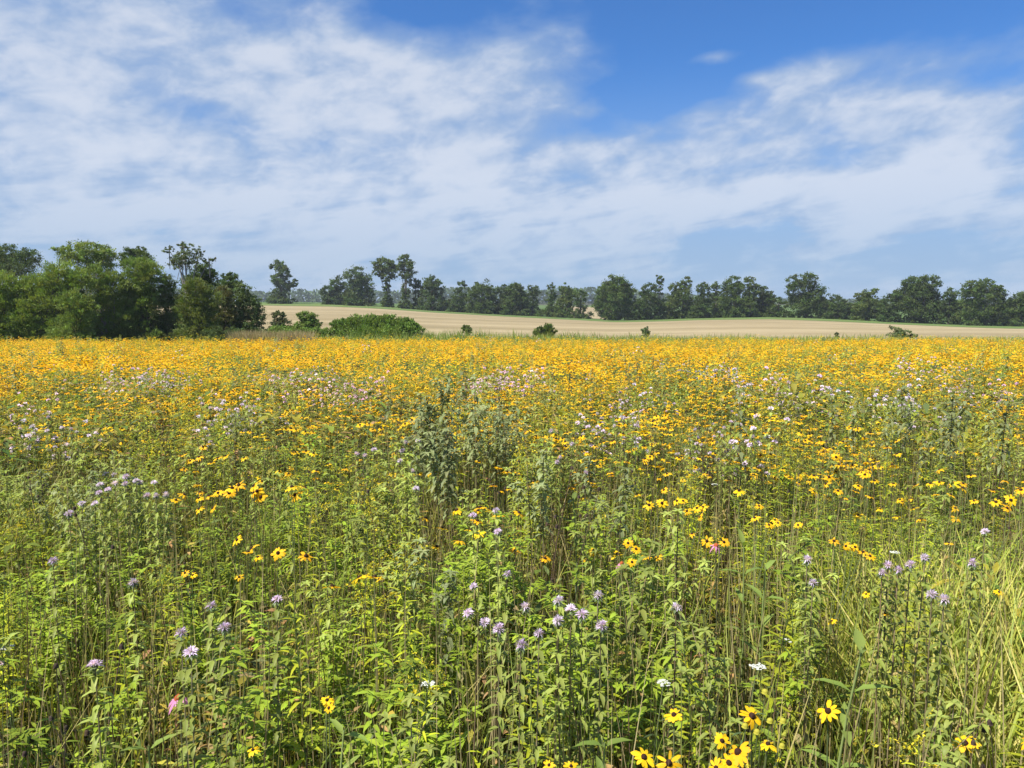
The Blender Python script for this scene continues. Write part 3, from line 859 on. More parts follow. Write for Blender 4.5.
KINDS = ['susan', 'bergamot', 'stalk', 'goldenrod', 'forb', 'dead']
def weights(x, y):
    far = smooth((y - 6.5) / 12)
    mid = smooth((y - 3.6) / 4.5)
    f = lambda sc, k, g=3.2: np.exp(g * (vnoise(x, y, sc, k) + .5 * vnoise(x, y, sc * .4, k + 9) - .75))
    w = np.zeros((len(x), 6))
    w[:, 0] = (.035 * (y > 3) + .010 + .85 * mid + 1.35 * far) * f(1.3, 1, 4.0) * np.where(y > 14, .10 + 1.8 * vnoise(x, y, 4.5, 77), 1) + .25 * patchsum(S_PATCH, x, y)
    w[:, 1] = (.38 - .20 * mid - .10 * far) * f(.9, 2) + 1.9 * patchsum(B_PATCH, x, y)
    w[:, 2] = (.02 - .01 * far) * f(.8, 3, 4.0) + patchsum(K_PATCH, x, y, 1.0)
    w[:, 3] = (.70 - .1 * far) * f(1.4, 4, 4.0)
    w[:, 4] = (.36 + .04 * far) * f(1.6, 5, 4.4) + .4 * patchsum(C_PATCH, x, y)
    w[:, 5] = (.14 - .11 * far) * f(.7, 6, 4.0)
    return w / w.sum(1)[:, None]


def pick(w):
    c = np.cumsum(w, 1); r = rs.rand(len(w), 1)
    return (r > c).sum(1).clip(0, w.shape[1] - 1)


near_xy = fan_points(1.15, 4.6, 58, .8)
mid_xy = fan_points(4.6, 12, 60, .8)
far1_xy = fan_points(12, 22, 26, .8)
far2_xy = fan_points(22, YFAR + 2, 17, .8)
all_xy = np.concatenate([near_xy, mid_xy, far1_xy, far2_xy])
lodv = np.concatenate([np.zeros(len(near_xy)), np.ones(len(mid_xy)), np.full(len(far1_xy), 2), np.full(len(far2_xy), 2)]).astype(int)
ok = edge_ok(all_xy[:, 0], all_xy[:, 1])
gap = patchsum(GAP, all_xy[:, 0], all_xy[:, 1], .25)
kindv = pick(weights(all_xy[:, 0], all_xy[:, 1]))
P_PATCH = [(395, 552, .13, .16, 1), (340, 462, .30, .35, 1), (352, 510, .16, .22, .8), (185, 405, .30, .5, 1), (700, 470, .25, .4, .7), (120, 640, .12, .14, .6), (560, 400, .4, .7, .6), (860, 500, .2, .3, .6)]
pp_ = patchsum(P_PATCH, all_xy[:, 0], all_xy[:, 1], .9); plumy = rs.rand(len(all_xy)) < pp_ * .75
kindv[plumy] = 3
ok &= ~((rs.rand(len(all_xy)) < gap) & (kindv != 2))
rcc = drop(990, 700, .4); ok &= ~(np.exp(-((all_xy[:, 0] - rcc[0]) / .34) ** 4 - ((all_xy[:, 1] - rcc[1] - .02) / .50) ** 4) > rs.rand(len(all_xy)) * 1.15)
clear = vnoise(all_xy[:, 0], all_xy[:, 1], .45, 61)
ok &= (rs.rand(len(all_xy)) < .30 + 1.25 * clear) | (all_xy[:, 1] > 6)
all_xy, lodv, kindv, plumy = all_xy[ok], lodv[ok], kindv[ok], plumy[ok]
N_ALL = len(all_xy)
zg = H(all_xy[:, 0], all_xy[:, 1])
rot = rs.rand(N_ALL) * 6.283
hn = .5 * vnoise(all_xy[:, 0], all_xy[:, 1], .8, 21) + .5 * vnoise(all_xy[:, 0], all_xy[:, 1], 2.7, 22)
scl = (.80 + .28 * rs.rand(N_ALL)) * (.80 + .38 * hn)
scl[kindv != 0] *= 1 + .12 * smooth((all_xy[kindv != 0, 1] - 12) / 10) * rs.rand((kindv != 0).sum())
bl = rs.rand(N_ALL)
# nothing tall right at the photographer's feet
scl[kindv == 2] *= 1 + .24 * np.clip(patchsum(K_PATCH, all_xy[kindv == 2, 0], all_xy[kindv == 2, 1], 1.0) / 4, 0, 1)
near_lim = np.clip(.62 + .5 * (all_xy[:, 1] - 1.15), .5, 2.0)
scl = np.minimum(scl, near_lim + .08 * rs.rand(N_ALL))
bloomy = np.clip(.02 + .02 * smooth((all_xy[:, 1] - 4) / 4) + .5 * patchsum(B_PATCH, all_xy[:, 0], all_xy[:, 1]), 0, .85)
variant = rs.randint(0, NV, N_ALL)

# templates
TEMPL = {}
for kd in KINDS + ['bloom', 'plume']:
    for lod in (0, 1, 2):
        L_ = []
        for v in range(NV):
            if kd == 'susan': P = make_susan(lod)
            elif kd == 'bergamot': P = make_bergamot(lod, False)
            elif kd == 'bloom': P = make_bergamot(lod, True)
            elif kd == 'stalk': P = make_bergamot(lod, False, True)
            elif kd == 'goldenrod': P = make_goldenrod(lod, False)
            elif kd == 'plume': P = make_goldenrod(lod, True)
            elif kd == 'forb': P = make_forb(lod)
            else: P = make_dead(min(lod, 1))
            L_.append(P)
        TEMPL[kd, lod] = L_
tkey = np.array(KINDS)[kindv].astype(object)
tkey[(kindv == 1) & (bl < bloomy)] = 'bloom'
tkey[plumy] = 'plume'
tkey[(kindv == 3) & (bl < .14 + .38 * smooth((all_xy[:, 1] - 2.6) / 3))] = 'plume'

HEAD_S = [tuple(to_mesh(n_, q.arrays(), smooth_=(n_ == 'cone')) for n_, q in zip(('petals', 'cone'), susan_head(0, MB(), MB(), R_=.033))) for _ in range(14)]
HEAD_B = [to_mesh('flower_head', bergamot_head(0).arrays()) for _ in range(7)]


def add_heads(root, heads, kind):
    for (p, n, r) in heads:
        q = Vector(n).to_track_quat('Z', 'Y').to_euler()
        if kind == 'susan':
            hm, cm = HEAD_S[rs.randint(14)]; o = obj('flower_head', hm, root, p); c = obj('cone', cm, o)
            s = r / .033
        else:
            o = obj('flower_head', HEAD_B[rs.randint(7)], root, p); s = r / .019
        o.rotation_euler = q; o.scale = (s, s, s)


_part_mesh = {}


def part_meshes(key, v):
    if (key, v) not in _part_mesh:
        P = TEMPL[key, 0][v]
        _part_mesh[key, v] = [(n_, to_mesh(n_, b.arrays())) for n_, b in (('stem', P.stem), ('foliage', P.fol), ('plume', getattr(P, 'plume', None))) if b is not None and b.n]
    return _part_mesh[key, v]


_joined_mesh = {}


def joined_mesh(key, lod, v):
    if (key, lod, v) not in _joined_mesh:
        _joined_mesh[key, lod, v] = to_mesh(NAMES[key], joined(TEMPL[key, lod][v], lod, 'susan' if key == 'susan' else 'berg'))
    return _joined_mesh[key, lod, v]


NAMES = {'susan': 'black_eyed_susan', 'bergamot': 'wild_bergamot', 'bloom': 'wild_bergamot', 'stalk': 'leafy_stalk', 'goldenrod': 'goldenrod', 'plume': 'goldenrod', 'forb': 'leafy_forb', 'dead': 'dried_stalk'}
LOOK = {'susan': ('black-eyed susan with small yellow heads', 'black-eyed susans in the meadow'),
        'bergamot': ('grey-green wild bergamot stem without bloom', 'wild bergamots in the meadow'),
        'bloom': ('wild bergamot with lavender heads', 'wild bergamots in the meadow'),
        'stalk': ('tall stalk with drooping grey leaves', 'leafy stalks in the meadow'),
        'goldenrod': ('green goldenrod stem of narrow leaves', 'goldenrods in the meadow'),
        'plume': ('goldenrod with yellow plume', 'goldenrods in the meadow'),
        'forb': ('bushy bright green forb of small leaves', 'leafy forbs in the meadow'),
        'dead': ('dark dried stalk with seed heads', 'dried stalks in the meadow')}


def where(x, y):
    u = x / y
    side = 'left' if u < -.22 else 'right' if u > .22 else 'middle'
    if y < 2.4: return f'at the near edge of the meadow, {side}'
    if y < 4.6: return f'in the {side} foreground of the meadow'
    if y < 8: return f'behind the foreground plants, {side}'
    return f'among the crowded blooms farther back, {side}'


# ---- plants one can pick out: given by the pixel of each head
HS = [  # black-eyed susans: label, heads (px, py, diameter px)
    ('black-eyed susan with five large yellow heads and pale buds at the bottom edge', [(752, 716, 27), (722, 741, 19), (738, 752, 30), (768, 744, 19), (729, 763, 24), (716, 768, 20)]),
    ('single black-eyed susan head on bare stem left of the five-headed plant', [(674, 715, 21)]),
    ('two black-eyed susan heads cut by the bottom edge of the picture', [(644, 757, 24), (669, 763, 26)]),
    ('single ragged black-eyed susan head turned right beside dark stalks', [(828, 711, 25)]),
    ('small black-eyed susan at the bottom edge left of the cut heads', [(549, 765, 13), (571, 766, 14)]),
    ('yellow susan with two stacked heads low on the left', [(327, 700, 14), (329, 708, 13)]),
    ('lone small yellow susan near the bottom left', [(253, 750, 14)]),
    ('black-eyed susan crowded with a dozen yellow heads, left of the paired ones', [(232, 488, 14), (239, 485, 14), (229, 493, 13), (254, 486, 14), (257, 491, 13), (261, 497, 13), (254, 493, 13), (218, 493, 11), (209, 496, 11), (199, 498, 11), (213, 508, 12), (199, 509, 11)]),
    ('two bright black-eyed susan heads stacked one above the other', [(292, 487, 15), (295, 495, 15)]),
    ('black-eyed susan with four orange-yellow heads below the crowded one', [(237, 540, 13), (252, 548, 14), (248, 552, 12), (258, 557, 11)]),
    ('two wide black-eyed susan heads facing up right of the four-headed one', [(278, 553, 16), (306, 556, 17)]),
    ('yellow-headed susan behind and left of the crowded plant', [(190, 461, 9), (184, 469, 9), (199, 457, 10), (203, 447, 9), (218, 458, 10), (226, 456, 10), (211, 463, 9), (244, 458, 9)]),
    ('single small susan head on the yellow-green patch', [(379, 579, 9)]),
    ('susan with yellow heads below two lavender blooms', [(185, 573, 9), (193, 575, 9), (239, 577, 9)]),
    ('susan with five heads above the white bergamot heads', [(628, 543, 11), (636, 549, 12), (646, 557, 11), (632, 562, 11), (658, 557, 9)]),
    ('susan with five dark-eyed heads in a loose fan', [(649, 505, 12), (662, 503, 12), (664, 490, 9), (677, 501, 10), (637, 495, 9)]),
    ('susan with heads touching the loose fan on its right', [(683, 501, 10), (687, 511, 10), (697, 508, 10), (703, 507, 10), (700, 517, 9)]),
    ('susan with two dark-eyed heads beside the pink coneflower', [(707, 541, 13), (724, 542, 12), (692, 534, 10)]),
    ('lone flat yellow head on a leafy stem', [(739, 491, 13)]),
    ('susan with a chain of small heads right of the pink coneflower', [(755, 518, 10), (759, 506, 9), (769, 525, 10), (775, 520, 9), (778, 523, 9), (798, 525, 9)]),
    ('susan with six heads around a pale leafy tip', [(814, 476, 11), (829, 477, 11), (836, 457, 10), (826, 484, 10), (814, 491, 11), (838, 491, 11)]),
    ('susan with a slanting row of heads above the white blooms', [(834, 541, 12), (846, 546, 10), (855, 547, 10), (863, 552, 12), (870, 556, 11)]),
    ('susan with three heads on reddish stem, far right field', [(962, 488, 12), (955, 508, 10), (956, 518, 11), (974, 501, 9)]),
    ('susan with three yellow heads at the right picture edge', [(996, 502, 12), (1011, 500, 12), (1007, 508, 11)]),
    ('susan head cut by the right picture edge', [(1021, 490, 13)]),
    ('susan with two tiny heads among stalks', [(902, 502, 8), (880, 509, 8), (858, 515, 9)]),
    ('small yellow susan beside the grey bergamots on the right', [(949, 543, 9), (999, 592, 9)]),
    ('susan with small heads left of the tall grey stalks', [(360, 425, 9), (369, 424, 8), (405, 424, 9), (412, 420, 10), (399, 428, 9)]),
    ('two-headed susan above the pink coneflower and sapling leaves', [(650, 457, 9), (645, 459, 9), (667, 474, 9)]),
    ('tiny orange susan beside the tall dark stalk on the right', [(866, 594, 8), (885, 613, 8), (832, 621, 9)]),
]
HB = [
    ('bergamot group of four pale heads in the centre foreground', [(558, 601), (571, 610), (582, 615), (558, 621)]),
    ('bergamot with single high pale head right of the four-headed one', [(598, 596), (601, 626)]),
    ('bergamot with three small white heads left of the centre group', [(539, 634), (498, 629), (521, 645)]),
    ('bergamot head with pink tinge alone right of the centre group', [(676, 608)]),
    ('bergamot with flat white heads crowded together on the right', [(888, 566), (898, 570), (910, 565), (882, 573), (925, 558)]),
    ('bergamot with grey drooping leaves and two late heads', [(932, 595), (944, 600)]),
    ('lone bergamot head at the far right foreground', [(972, 563)]),
    ('two faded bergamot heads in dusty leaves', [(813, 583), (807, 560)]),
    ('bergamot with big pale cluster above bright leaves on the left', [(100, 485), (99, 493), (115, 484), (126, 477), (125, 484), (136, 481), (108, 490), (140, 483)]),
    ('bergamot heads in a flat row right of the pale cluster', [(154, 483), (166, 495), (156, 496), (147, 496)]),
    ('bergamot with single large lilac head left of the pale cluster', [(69, 514)]),
    ('bergamot with two whitish heads below the pale cluster', [(82, 504), (95, 504)]),
    ('bergamot with lilac head at the left edge', [(53, 561)]),
    ('bergamot with lilac head over silver leaves', [(133, 583)]),
    ('bergamot with one spiky lilac head on tall straight stem', [(211, 606)]),
    ('bergamot with two lilac heads over silver drooping leaves', [(181, 633), (191, 653)]),
    ('low bergamot with one lilac head among shaded leaves', [(95, 666)]),
    ('bergamot head peeping from dark leaves', [(277, 600), (224, 628)]),
    ('bergamot with five lilac heads around a tall stem', [(406, 443), (418, 441), (402, 451), (400, 461), (413, 471)]),
    ('bergamot with a lilac head standing apart below the five', [(416, 489)]),
    ('bergamot with three lilac heads left of the five', [(374, 450), (357, 454), (365, 456)]),
    ('bergamot with two small heads before the grey stalks', [(496, 511), (473, 516), (498, 532)]),
    ('bergamot with lilac heads between the two grey stalk clumps', [(551, 431), (572, 444), (557, 462), (560, 458)]),
    ('bergamot beside a tiny susan head', [(586, 473)]),
    ('bergamot with three heads at the far left', [(35, 411), (48, 417), (20, 429), (33, 426), (47, 431)]),
    ('bergamot pair beside the far-left three', [(63, 428), (71, 429)]),
    ('bergamot with pale lilac heads in the left middle distance', [(221, 410), (218, 415), (229, 410), (238, 412), (247, 407)]),
    ('bergamot with scattered lilac heads right of centre', [(724, 428), (731, 422), (741, 425), (722, 436), (731, 442), (718, 460)]),
    ('bergamot with greyish heads left of the scattered lilac ones', [(695, 430), (690, 440), (753, 437)]),
    ('bergamot with one fading head at the right edge', [(985, 532)]),
]
BUD = (.45, .42, .05)


def custom(kind, label, heads):
    hp = []
    for i, q in enumerate(heads):
        if kind == 'susan':
            # distance from the size of the head: about 6.4 cm across
            d0 = drop(q[0], q[1], .86)
            Dz = .064 * F_PX / q[2]; Dz = min(max(Dz, d0[1] * .86), d0[1] * 1.12)
            hp.append(at(q[0], q[1], Dz))
        else:
            d0 = drop(q[0], q[1], .90); hp.append(at(q[0], q[1], d0[1] * (1 + (rs.rand() - .5) * .04)))
    yy = np.mean([p[1] for p in hp]); hp = [at(q[0], q[1], .35 * p[1] + .65 * yy) for p, q in zip(hp, heads)]
    c = np.mean(hp, 0); base = np.array([c[0] + rs.randn() * .03, c[1] + rs.randn() * .03 + .03, 0]); base[2] = Hs(base[0], base[1]) - .01
    root = empty(NAMES['susan' if kind == 'susan' else 'bloom'], base)
    tag(root, label, 'wildflower', LOOK[kind if kind == 'susan' else 'bloom'][1])
    st, fo = MB(), MB(); rel = [p - base for p in hp]
    h = np.mean([p[2] for p in rel]); hd = []
    ns = 1 if kind == 'susan' and len(rel) <= 6 else max(1, len(rel) // 2)
    if kind != 'susan': ns = len(rel)
    gcol = np.array(G_BERG) * (.9 + .4 * rs.rand())
    mains = []
    for k in range(ns):
        tgt = rel[k * len(rel) // ns]
        b0 = np.array([tgt[0] * .75, tgt[1] * .75, 0]) + np.r_[rs.randn(2) * .012, 0]
        sc = jit((.12, .15, .06)) if kind == 'susan' else jit((.20, .165, .085), .3)
        e = tgt * np.array([1, 1, .55]) if kind == 'susan' else tgt
        pts = [b0, b0 * .6 + e * np.array([.4, .4, .35]), b0 * .2 + e * np.array([.8, .8, .7]), e]
        tube(st, pts, .0028, .0019, sc, 4); mains.append(pts)
        if kind == 'susan':
            for i in range(18):
                leaf(fo, on(pts, rs.rand()), rs.rand() * 6.28, .2 + .5 * rs.rand(), .08 + .03 * rs.rand(), .021, .4 + rs.rand(), jit(G_SUSAN), 0)
        else:
            z = .32; i = 0
            while z < .985:
                for s in (0, math.pi):
                    low = z < .5
                    if low and rs.rand() < .3: continue
                    leaf(fo, on(pts, z), i * 1.57 + s + rs.rand() * .4, .25 - (1.1 if low else .3) * rs.rand(), .050 * (.75 + .4 * rs.rand()), .0135, .9 + .8 * rs.rand(), jit(gcol) if not low or rs.rand() < .55 else jit(DRY, .3), 0)
                    if not low:
                        for _ in range(2): leaf(fo, on(pts, z), i * 1.57 + s + rs.randn() * .6, .6 * rs.rand(), .03, .010, .6, jit(gcol * 1.1), 1)
                z += .038 * (.85 + .3 * rs.rand()); i += 1
    view = np.array([0, -1., .15])
    for k, p in enumerate(rel):
        if kind == 'susan':
            m = mains[min(k * ns // len(rel), ns - 1)]
            s0 = on(m, .8 + .2 * rs.rand())
            tube(st, [s0, s0 * .4 + p * .6 + np.r_[rs.randn(2) * .01, -.015], p], .0017, .0014, (.13, .16, .06), 4)
            n = np.array([0, 0, .75]) + SUNV * .5 + view * (.65 if heads[k][2] > 18 else .35) + rs.randn(3) * .36
            hd.append((p, n / np.linalg.norm(n), heads[k][2] / 2 / F_PX * hp[k][1] * 1.08))
        else:
            n = np.array([0, -.15, 1.]) + rs.randn(3) * .2
            hd.append((p, n / np.linalg.norm(n), .0142 + .0035 * rs.rand()))
    if 'pale buds' in label:
        for q in [(765, 693), (783, 722), (770, 722), (745, 727), (782, 747), (757, 733)]:
            p = at(q[0], q[1], yy + .03) - base; s0 = on(mains[0], .85)
            tube(st, [s0, s0 * .5 + p * .5 + [0, 0, -.02], p], .0013, .001, (.14, .18, .06), 3); dome(fo, p, (0, 0, 1), .008, .009, BUD, 7, 3, PETAL)
    obj('stem', to_mesh('stem', st.arrays()), root); obj('foliage', to_mesh('foliage', fo.arrays()), root)
    add_heads(root, hd, kind)
    return base


hero_xy = []
for lab, hd in HS: hero_xy.append(custom('susan', lab, hd))
for lab, hd in HB: hero_xy.append(custom('bloom', lab, hd))
# pink coneflowers, white yarrows, milkweeds
CFM = [tuple(to_mesh(n_, q.arrays()) for n_, q in zip(('petals', 'cone'), coneflower_head())) for _ in range(2)]
for i, (q_, lab) in enumerate([((179, 698), 'pink coneflower with orange cone and drooping petals low on the left'), ((716, 545), 'pink coneflower between two dark-eyed susan heads'), ((622, 563), 'faded pink coneflower below the five-headed susan')]):
    P = make_coneflower(); tp = P.heads[0][0]
    p = drop(*q_, tp[2]); b0 = np.array([p[0] - tp[0], p[1] - tp[1], 0]); b0[2] = Hs(b0[0], b0[1])
    root = empty('pink_coneflower', b0); tag(root, lab, 'wildflower', 'pink coneflowers')
    obj('stem', to_mesh('stem', P.stem.arrays()), root); obj('foliage', to_mesh('foliage', P.fol.arrays()), root)
    hm, cm = CFM[i % 2]; o = obj('flower_head', hm, root, tp); o.rotation_euler = (.2, .1, 0); o.scale = (1, 1, 1) if i != 2 else (.8, .8, .8); obj('cone', cm, o)
    hero_xy.append(b0)
for q_, lab in [((429, 683), 'small white yarrow under shaded leaves in the centre'), ((8, 647), 'white yarrow at the left picture edge'), ((664, 682), 'white yarrow left of the single susan head'), ((715, 484), 'white flower beside the lone flat yellow head'), ((785, 640), 'white yarrow above the five-headed susan'), ((758, 666), 'tiny white flower tip among tall dark stalks'), ((895, 552), 'white flower beside the crowded white bergamots')]:
    P = make_yarrow(); p = drop(*q_, P.stem.V[0][-1][2]); tp = P.stem.V[0][-1]
    b0 = np.array([p[0] - tp[0], p[1] - tp[1], 0]); b0[2] = Hs(b0[0], b0[1])
    root = empty('white_yarrow', b0); tag(root, lab, 'wildflower', 'white yarrows')
    for n_, q in (('stem', P.stem), ('foliage', P.fol), ('flower_cluster', P.bloom)): obj(n_, to_mesh(n_, q.arrays()), root)
for q_, s_, lab in [((839, 640), 1.0, 'milkweed with pointed pale leaf pairs right of the dark stalks'), ((758, 568), .95, 'milkweed with long yellow-green upper leaves below the coneflower'), ((330, 735), .8, 'milkweed with broad yellow leaves at the bottom left of centre'), ((600, 735), .8, 'milkweed with bright leaves above the cut susan heads'), ((744, 545), .95, 'milkweed with spread leaves right of the coneflower'), ((577, 498), 1.0, 'milkweed with upright leaves beside the bare stalks'), ((145, 745), .75, 'milkweed with yellowed broad leaves at the bottom left')]:
    P = make_milkweed(); hh = P.stem.V[0][-1][2] * s_
    p = drop(*q_, hh); b0 = np.array([p[0], p[1], Hs(p[0], p[1])])
    root = empty('milkweed', b0, rs.rand() * 6, s_); tag(root, lab, 'wildflower', 'milkweeds')
    obj('stem', to_mesh('stem', P.stem.arrays()), root); obj('foliage', to_mesh('foliage', P.fol.arrays()), root)
    hero_xy.append(b0)

# ---- thin out tall plants that would stand right in front of a picked-out head
hero_xy = np.array(hero_xy)
drop_me = np.zeros(N_ALL, bool)
for hx, hy, _ in hero_xy:
    dx = all_xy[:, 0] - hx * all_xy[:, 1] / hy; dy = hy - all_xy[:, 1]
    drop_me |= (np.abs(dx) < (.13 if hy < 2.3 else .10)) & (dy > 0.02) & (dy < .30 + .05 * hy) & (all_xy[:, 1] < 7)
order = np.argsort(all_xy[:, 1])
kindname = np.array(KINDS)[kindv]
count = {k: 0 for k in KINDS}
count['susan'] = len(HS); count['bergamot'] = len(HB)
LIM = {'susan': 298, 'bergamot': 298, 'stalk': 230, 'goldenrod': 298, 'forb': 298, 'dead': 160}
is_thing = np.zeros(N_ALL, bool)
for i in order:
    if drop_me[i]: continue
    k = kindname[i]; x, y = all_xy[i]
    if abs(x) > .70 * y + .1 or count[k] >= LIM[k] or y < 1.25: continue
    count[k] += 1; is_thing[i] = True
    key = tkey[i]; v = int(variant[i]); s = float(scl[i])
    look, grp = LOOK[key]
    if y < 4.6:
        o = empty(NAMES[key], (x, y, zg[i] - .01), rot[i], s)
        for n_, me in part_meshes(key, v): obj(n_, me, o)
        add_heads(o, TEMPL[key, 0][v].heads, 'susan' if key == 'susan' else 'berg')
    else:
        o = obj(NAMES[key], joined_mesh(key, int(lodv[i]), v), None, (x, y, zg[i] - .01)); o.rotation_euler = (0, 0, rot[i]); o.scale = (s, s, s)
    tag(o, f'{look} {where(x, y)}', 'wildflower', grp)

MASS = {'susan': ('black_eyed_susan_drift', 'dense drift of yellow black-eyed susans filling the rest of the meadow'),
        'bergamot': ('wild_bergamot_drift', 'drift of lavender wild bergamot scattered through the rest of the meadow'),
        'stalk': ('leafy_stalk_drift', 'grey leafy stalks scattered through the rest of the meadow'),
        'goldenrod': ('goldenrod_drift', 'green and yellow goldenrod filling the rest of the meadow'),
        'forb': ('leafy_forb_drift', 'bright green leafy forbs filling the rest of the meadow'),
        'dead': ('dried_stalk_drift', 'dark dried stalks scattered through the rest of the meadow')}
rest = ~is_thing & ~drop_me
tin = (.78 + .44 * rs.rand(N_ALL, 1)) * (1 + (rs.rand(N_ALL, 3) - .5) * .14)
tin[:, 0] *= .9 + .3 * vnoise(all_xy[:, 0], all_xy[:, 1], 2.0, 31)
for k in KINDS:
    parts = []; n = 0
    acc = [[], [], [], []]
    for key in sorted(set(tkey[kindname == k])):
        for lod in (0, 1, 2):
            idx = np.where(rest & (tkey == key) & (kindname == k) & (lodv == lod))[0]
            if not len(idx): continue
            temps = [joined(P, lod, 'susan' if key == 'susan' else 'berg') for P in TEMPL[key, lod]]
            pos = np.c_[all_xy[idx], zg[idx] - .01]
            V, T, M, C = scatter(temps, pos, rot[idx], scl[idx], tin[idx] if key != 'susan' else (.92 + .12 * rs.rand(len(idx), 3)) * np.c_[np.ones(len(idx)), 1 - .09 * smooth((all_xy[idx, 1] - 8) / 10) * (.6 + .8 * vnoise(all_xy[idx, 0], all_xy[idx, 1], 3.0, 71)), np.ones(len(idx))], variant[idx])
            acc[0].append(V); acc[1].append(T + n); acc[2].append(M); acc[3].append(C); n += len(V)
    if n:
        nm, lb = MASS[k]
        o = obj(nm, to_mesh(nm, [np.concatenate(a) for a in acc])); tag(o, lb, 'wildflowers', None, 'stuff')


# ---- grass and low undergrowth
def grass_mesh(xy, h, lean, cols, w=.0035, arch=.5, segs=3, azc=None, azs=6.3):
    n = len(xy)
    az = rs.rand(n) * 6.283 if azc is None else azc + rs.randn(n) * azs
    hh = h * (.6 + .7 * rs.rand(n)); le = lean * (.3 + rs.rand(n)); z0 = H(xy[:, 0], xy[:, 1]) - .01
    d = np.stack([np.cos(az), np.sin(az)], 1); sd = np.stack([-np.sin(az + rs.randn(n)), np.cos(az + rs.randn(n))], 1)
    sd /= np.linalg.norm(sd, axis=1)[:, None]
    V = []
    ts = np.linspace(0, 1, segs + 1)
    for t in ts:
        off = (le * t + arch * le * t * t * 1.2)[:, None] * hh[:, None]
        p = xy + d * off; z = z0 + hh * (t - arch * .35 * le * t * t)
        ww = w * (1 - .55 * t) if t < 1 else 0
        if t < 1:
            V.append(np.c_[p + sd * ww, z]); V.append(np.c_[p - sd * ww, z])
        else: V.append(np.c_[p, z])
    k = len(V); VV = np.stack(V, 1).reshape(-1, 3)
    T = []
    for s in range(segs - 1): T += [(2 * s, 2 * s + 1, 2 * s + 3), (2 * s, 2 * s + 3, 2 * s + 2)]
    T.append((2 * segs - 2, 2 * segs - 1, 2 * segs))
    TT = (np.array(T)[None] + (np.arange(n) * k)[:, None, None]).reshape(-1, 3)
    c = np.array(cols)[rs.randint(0, len(cols), n)] * (.75 + .5 * rs.rand(n, 1))
    return VV, TT, np.zeros(len(TT), int), np.repeat(c, k, 0)


def merge(*arrs):
    o = [[], [], [], []]; n = 0
    for V, T, M, C in arrs: o[0].append(V); o[1].append(T + n); o[2].append(M); o[3].append(C); n += len(V)
    return [np.concatenate(a) for a in o]


GR = [(.20, .24, .035), (.25, .27, .045), (.14, .19, .03), (.38, .32, .12), (.30, .28, .06)]
g1 = fan_points(1.15, 6, 330, .8); w1 = np.exp(3 * (vnoise(g1[:, 0], g1[:, 1], .7, 41) - .9)) + .25; g1 = g1[rs.rand(len(g1)) < w1 * (1 - .85 * patchsum(GAP, g1[:, 0], g1[:, 1], .25))]
g2 = fan_points(6, 14, 90, .8)
rc = drop(985, 690, .4)
nrc = 2300
g3 = np.c_[rc[0] + .08 + rs.randn(nrc) * .22, rc[1] + .05 + rs.randn(nrc) * .34]; g3 = g3[g3[:, 1] > 1.15]
lc = drop(10, 520, .6); g4 = np.c_[lc[0] + rs.randn(200) * .2, lc[1] + rs.randn(200) * .3]
gm = merge(grass_mesh(g1, .62, .32, GR), grass_mesh(g2, .72, .30, GR, w=.006, segs=2),
           grass_mesh(g3, .64, .42, [(.38, .38, .07), (.31, .36, .05), (.44, .39, .11), (.24, .30, .045)], w=.0052, arch=.8, azc=.5, azs=1.0),
           grass_mesh(g4, .8, .5, GR, azc=.3, azs=.5))
tag(obj('grass', to_mesh('grass', gm)), 'yellow-green grass blades growing between the meadow plants', 'grass', None, 'stuff')

# pale bare stems showing between the plants
s1 = fan_points(1.3, 7, 190, .6)
sa = grass_mesh(s1, .80, .10, [(.36, .29, .15), (.44, .36, .18), (.14, .09, .06), (.27, .30, .09)], w=.0022, arch=.2)
tag(obj('bare_stems_ground_cover', to_mesh('bare_stems', sa)), 'thin tan and brown stems standing between the leaves', 'stems', None, 'stuff')

low_t = []
for v in range(10):
    b = MB()
    g = np.array([(.135, .19, .026), (.19, .225, .028), (.095, .14, .026), (.25, .26, .032), (.14, .17, .048)][v % 5])
    for i in range(60):
        a = rs.rand() * 6.28; rr = .09 * math.sqrt(rs.rand()); z = .05 + .36 * rs.rand() ** .8
        c = g if rs.rand() > .14 else np.array(DRY if rs.rand() < .6 else YELLOWING)
        L_ = .030 + .038 * rs.rand()
        leaf(b, [rr * math.cos(a), rr * math.sin(a), z], a + rs.randn() * .7, .6 - .8 * rs.rand(), L_, L_ * (.22 + .2 * rs.rand()), .9 * rs.rand() + .2, jit(c, .25), 0 if i % 2 else 1)
    for i in range(5):
        a = rs.rand() * 6.28; tube(b, [[0, 0, 0], [.05 * math.cos(a), .05 * math.sin(a), .34]], .0016, .001, jit((.14, .13, .06), .3), 3)
    low_t.append(b.arrays())
u1 = fan_points(1.15, 5.5, 26, .8); u2 = fan_points(5.5, 13, 34, .8)
uu = np.concatenate([u1, u2]); nu = len(uu)
gp = patchsum(GAP, uu[:, 0], uu[:, 1], .25); k_ = rs.rand(nu) > gp * .6; uu = uu[k_]; nu = len(uu)
us = (.55 + .7 * rs.rand(nu)) * (.7 + .7 * vnoise(uu[:, 0], uu[:, 1], .6, 51)); us[uu[:, 1] > 5.5] *= 1.5
wk = (vnoise(uu[:, 0], uu[:, 1], .5, 52) * 14 + rs.rand(nu) * 3).astype(int) % 10
ua = scatter(low_t, np.c_[uu, H(uu[:, 0], uu[:, 1])], rs.rand(nu) * 6.28, us, .8 + .4 * rs.rand(nu, 3) * np.array([1, .6, 1]), wk)
tag(obj('undergrowth', to_mesh('undergrowth', ua)), 'low leafy undergrowth at the feet of the meadow plants', 'undergrowth', None, 'stuff')

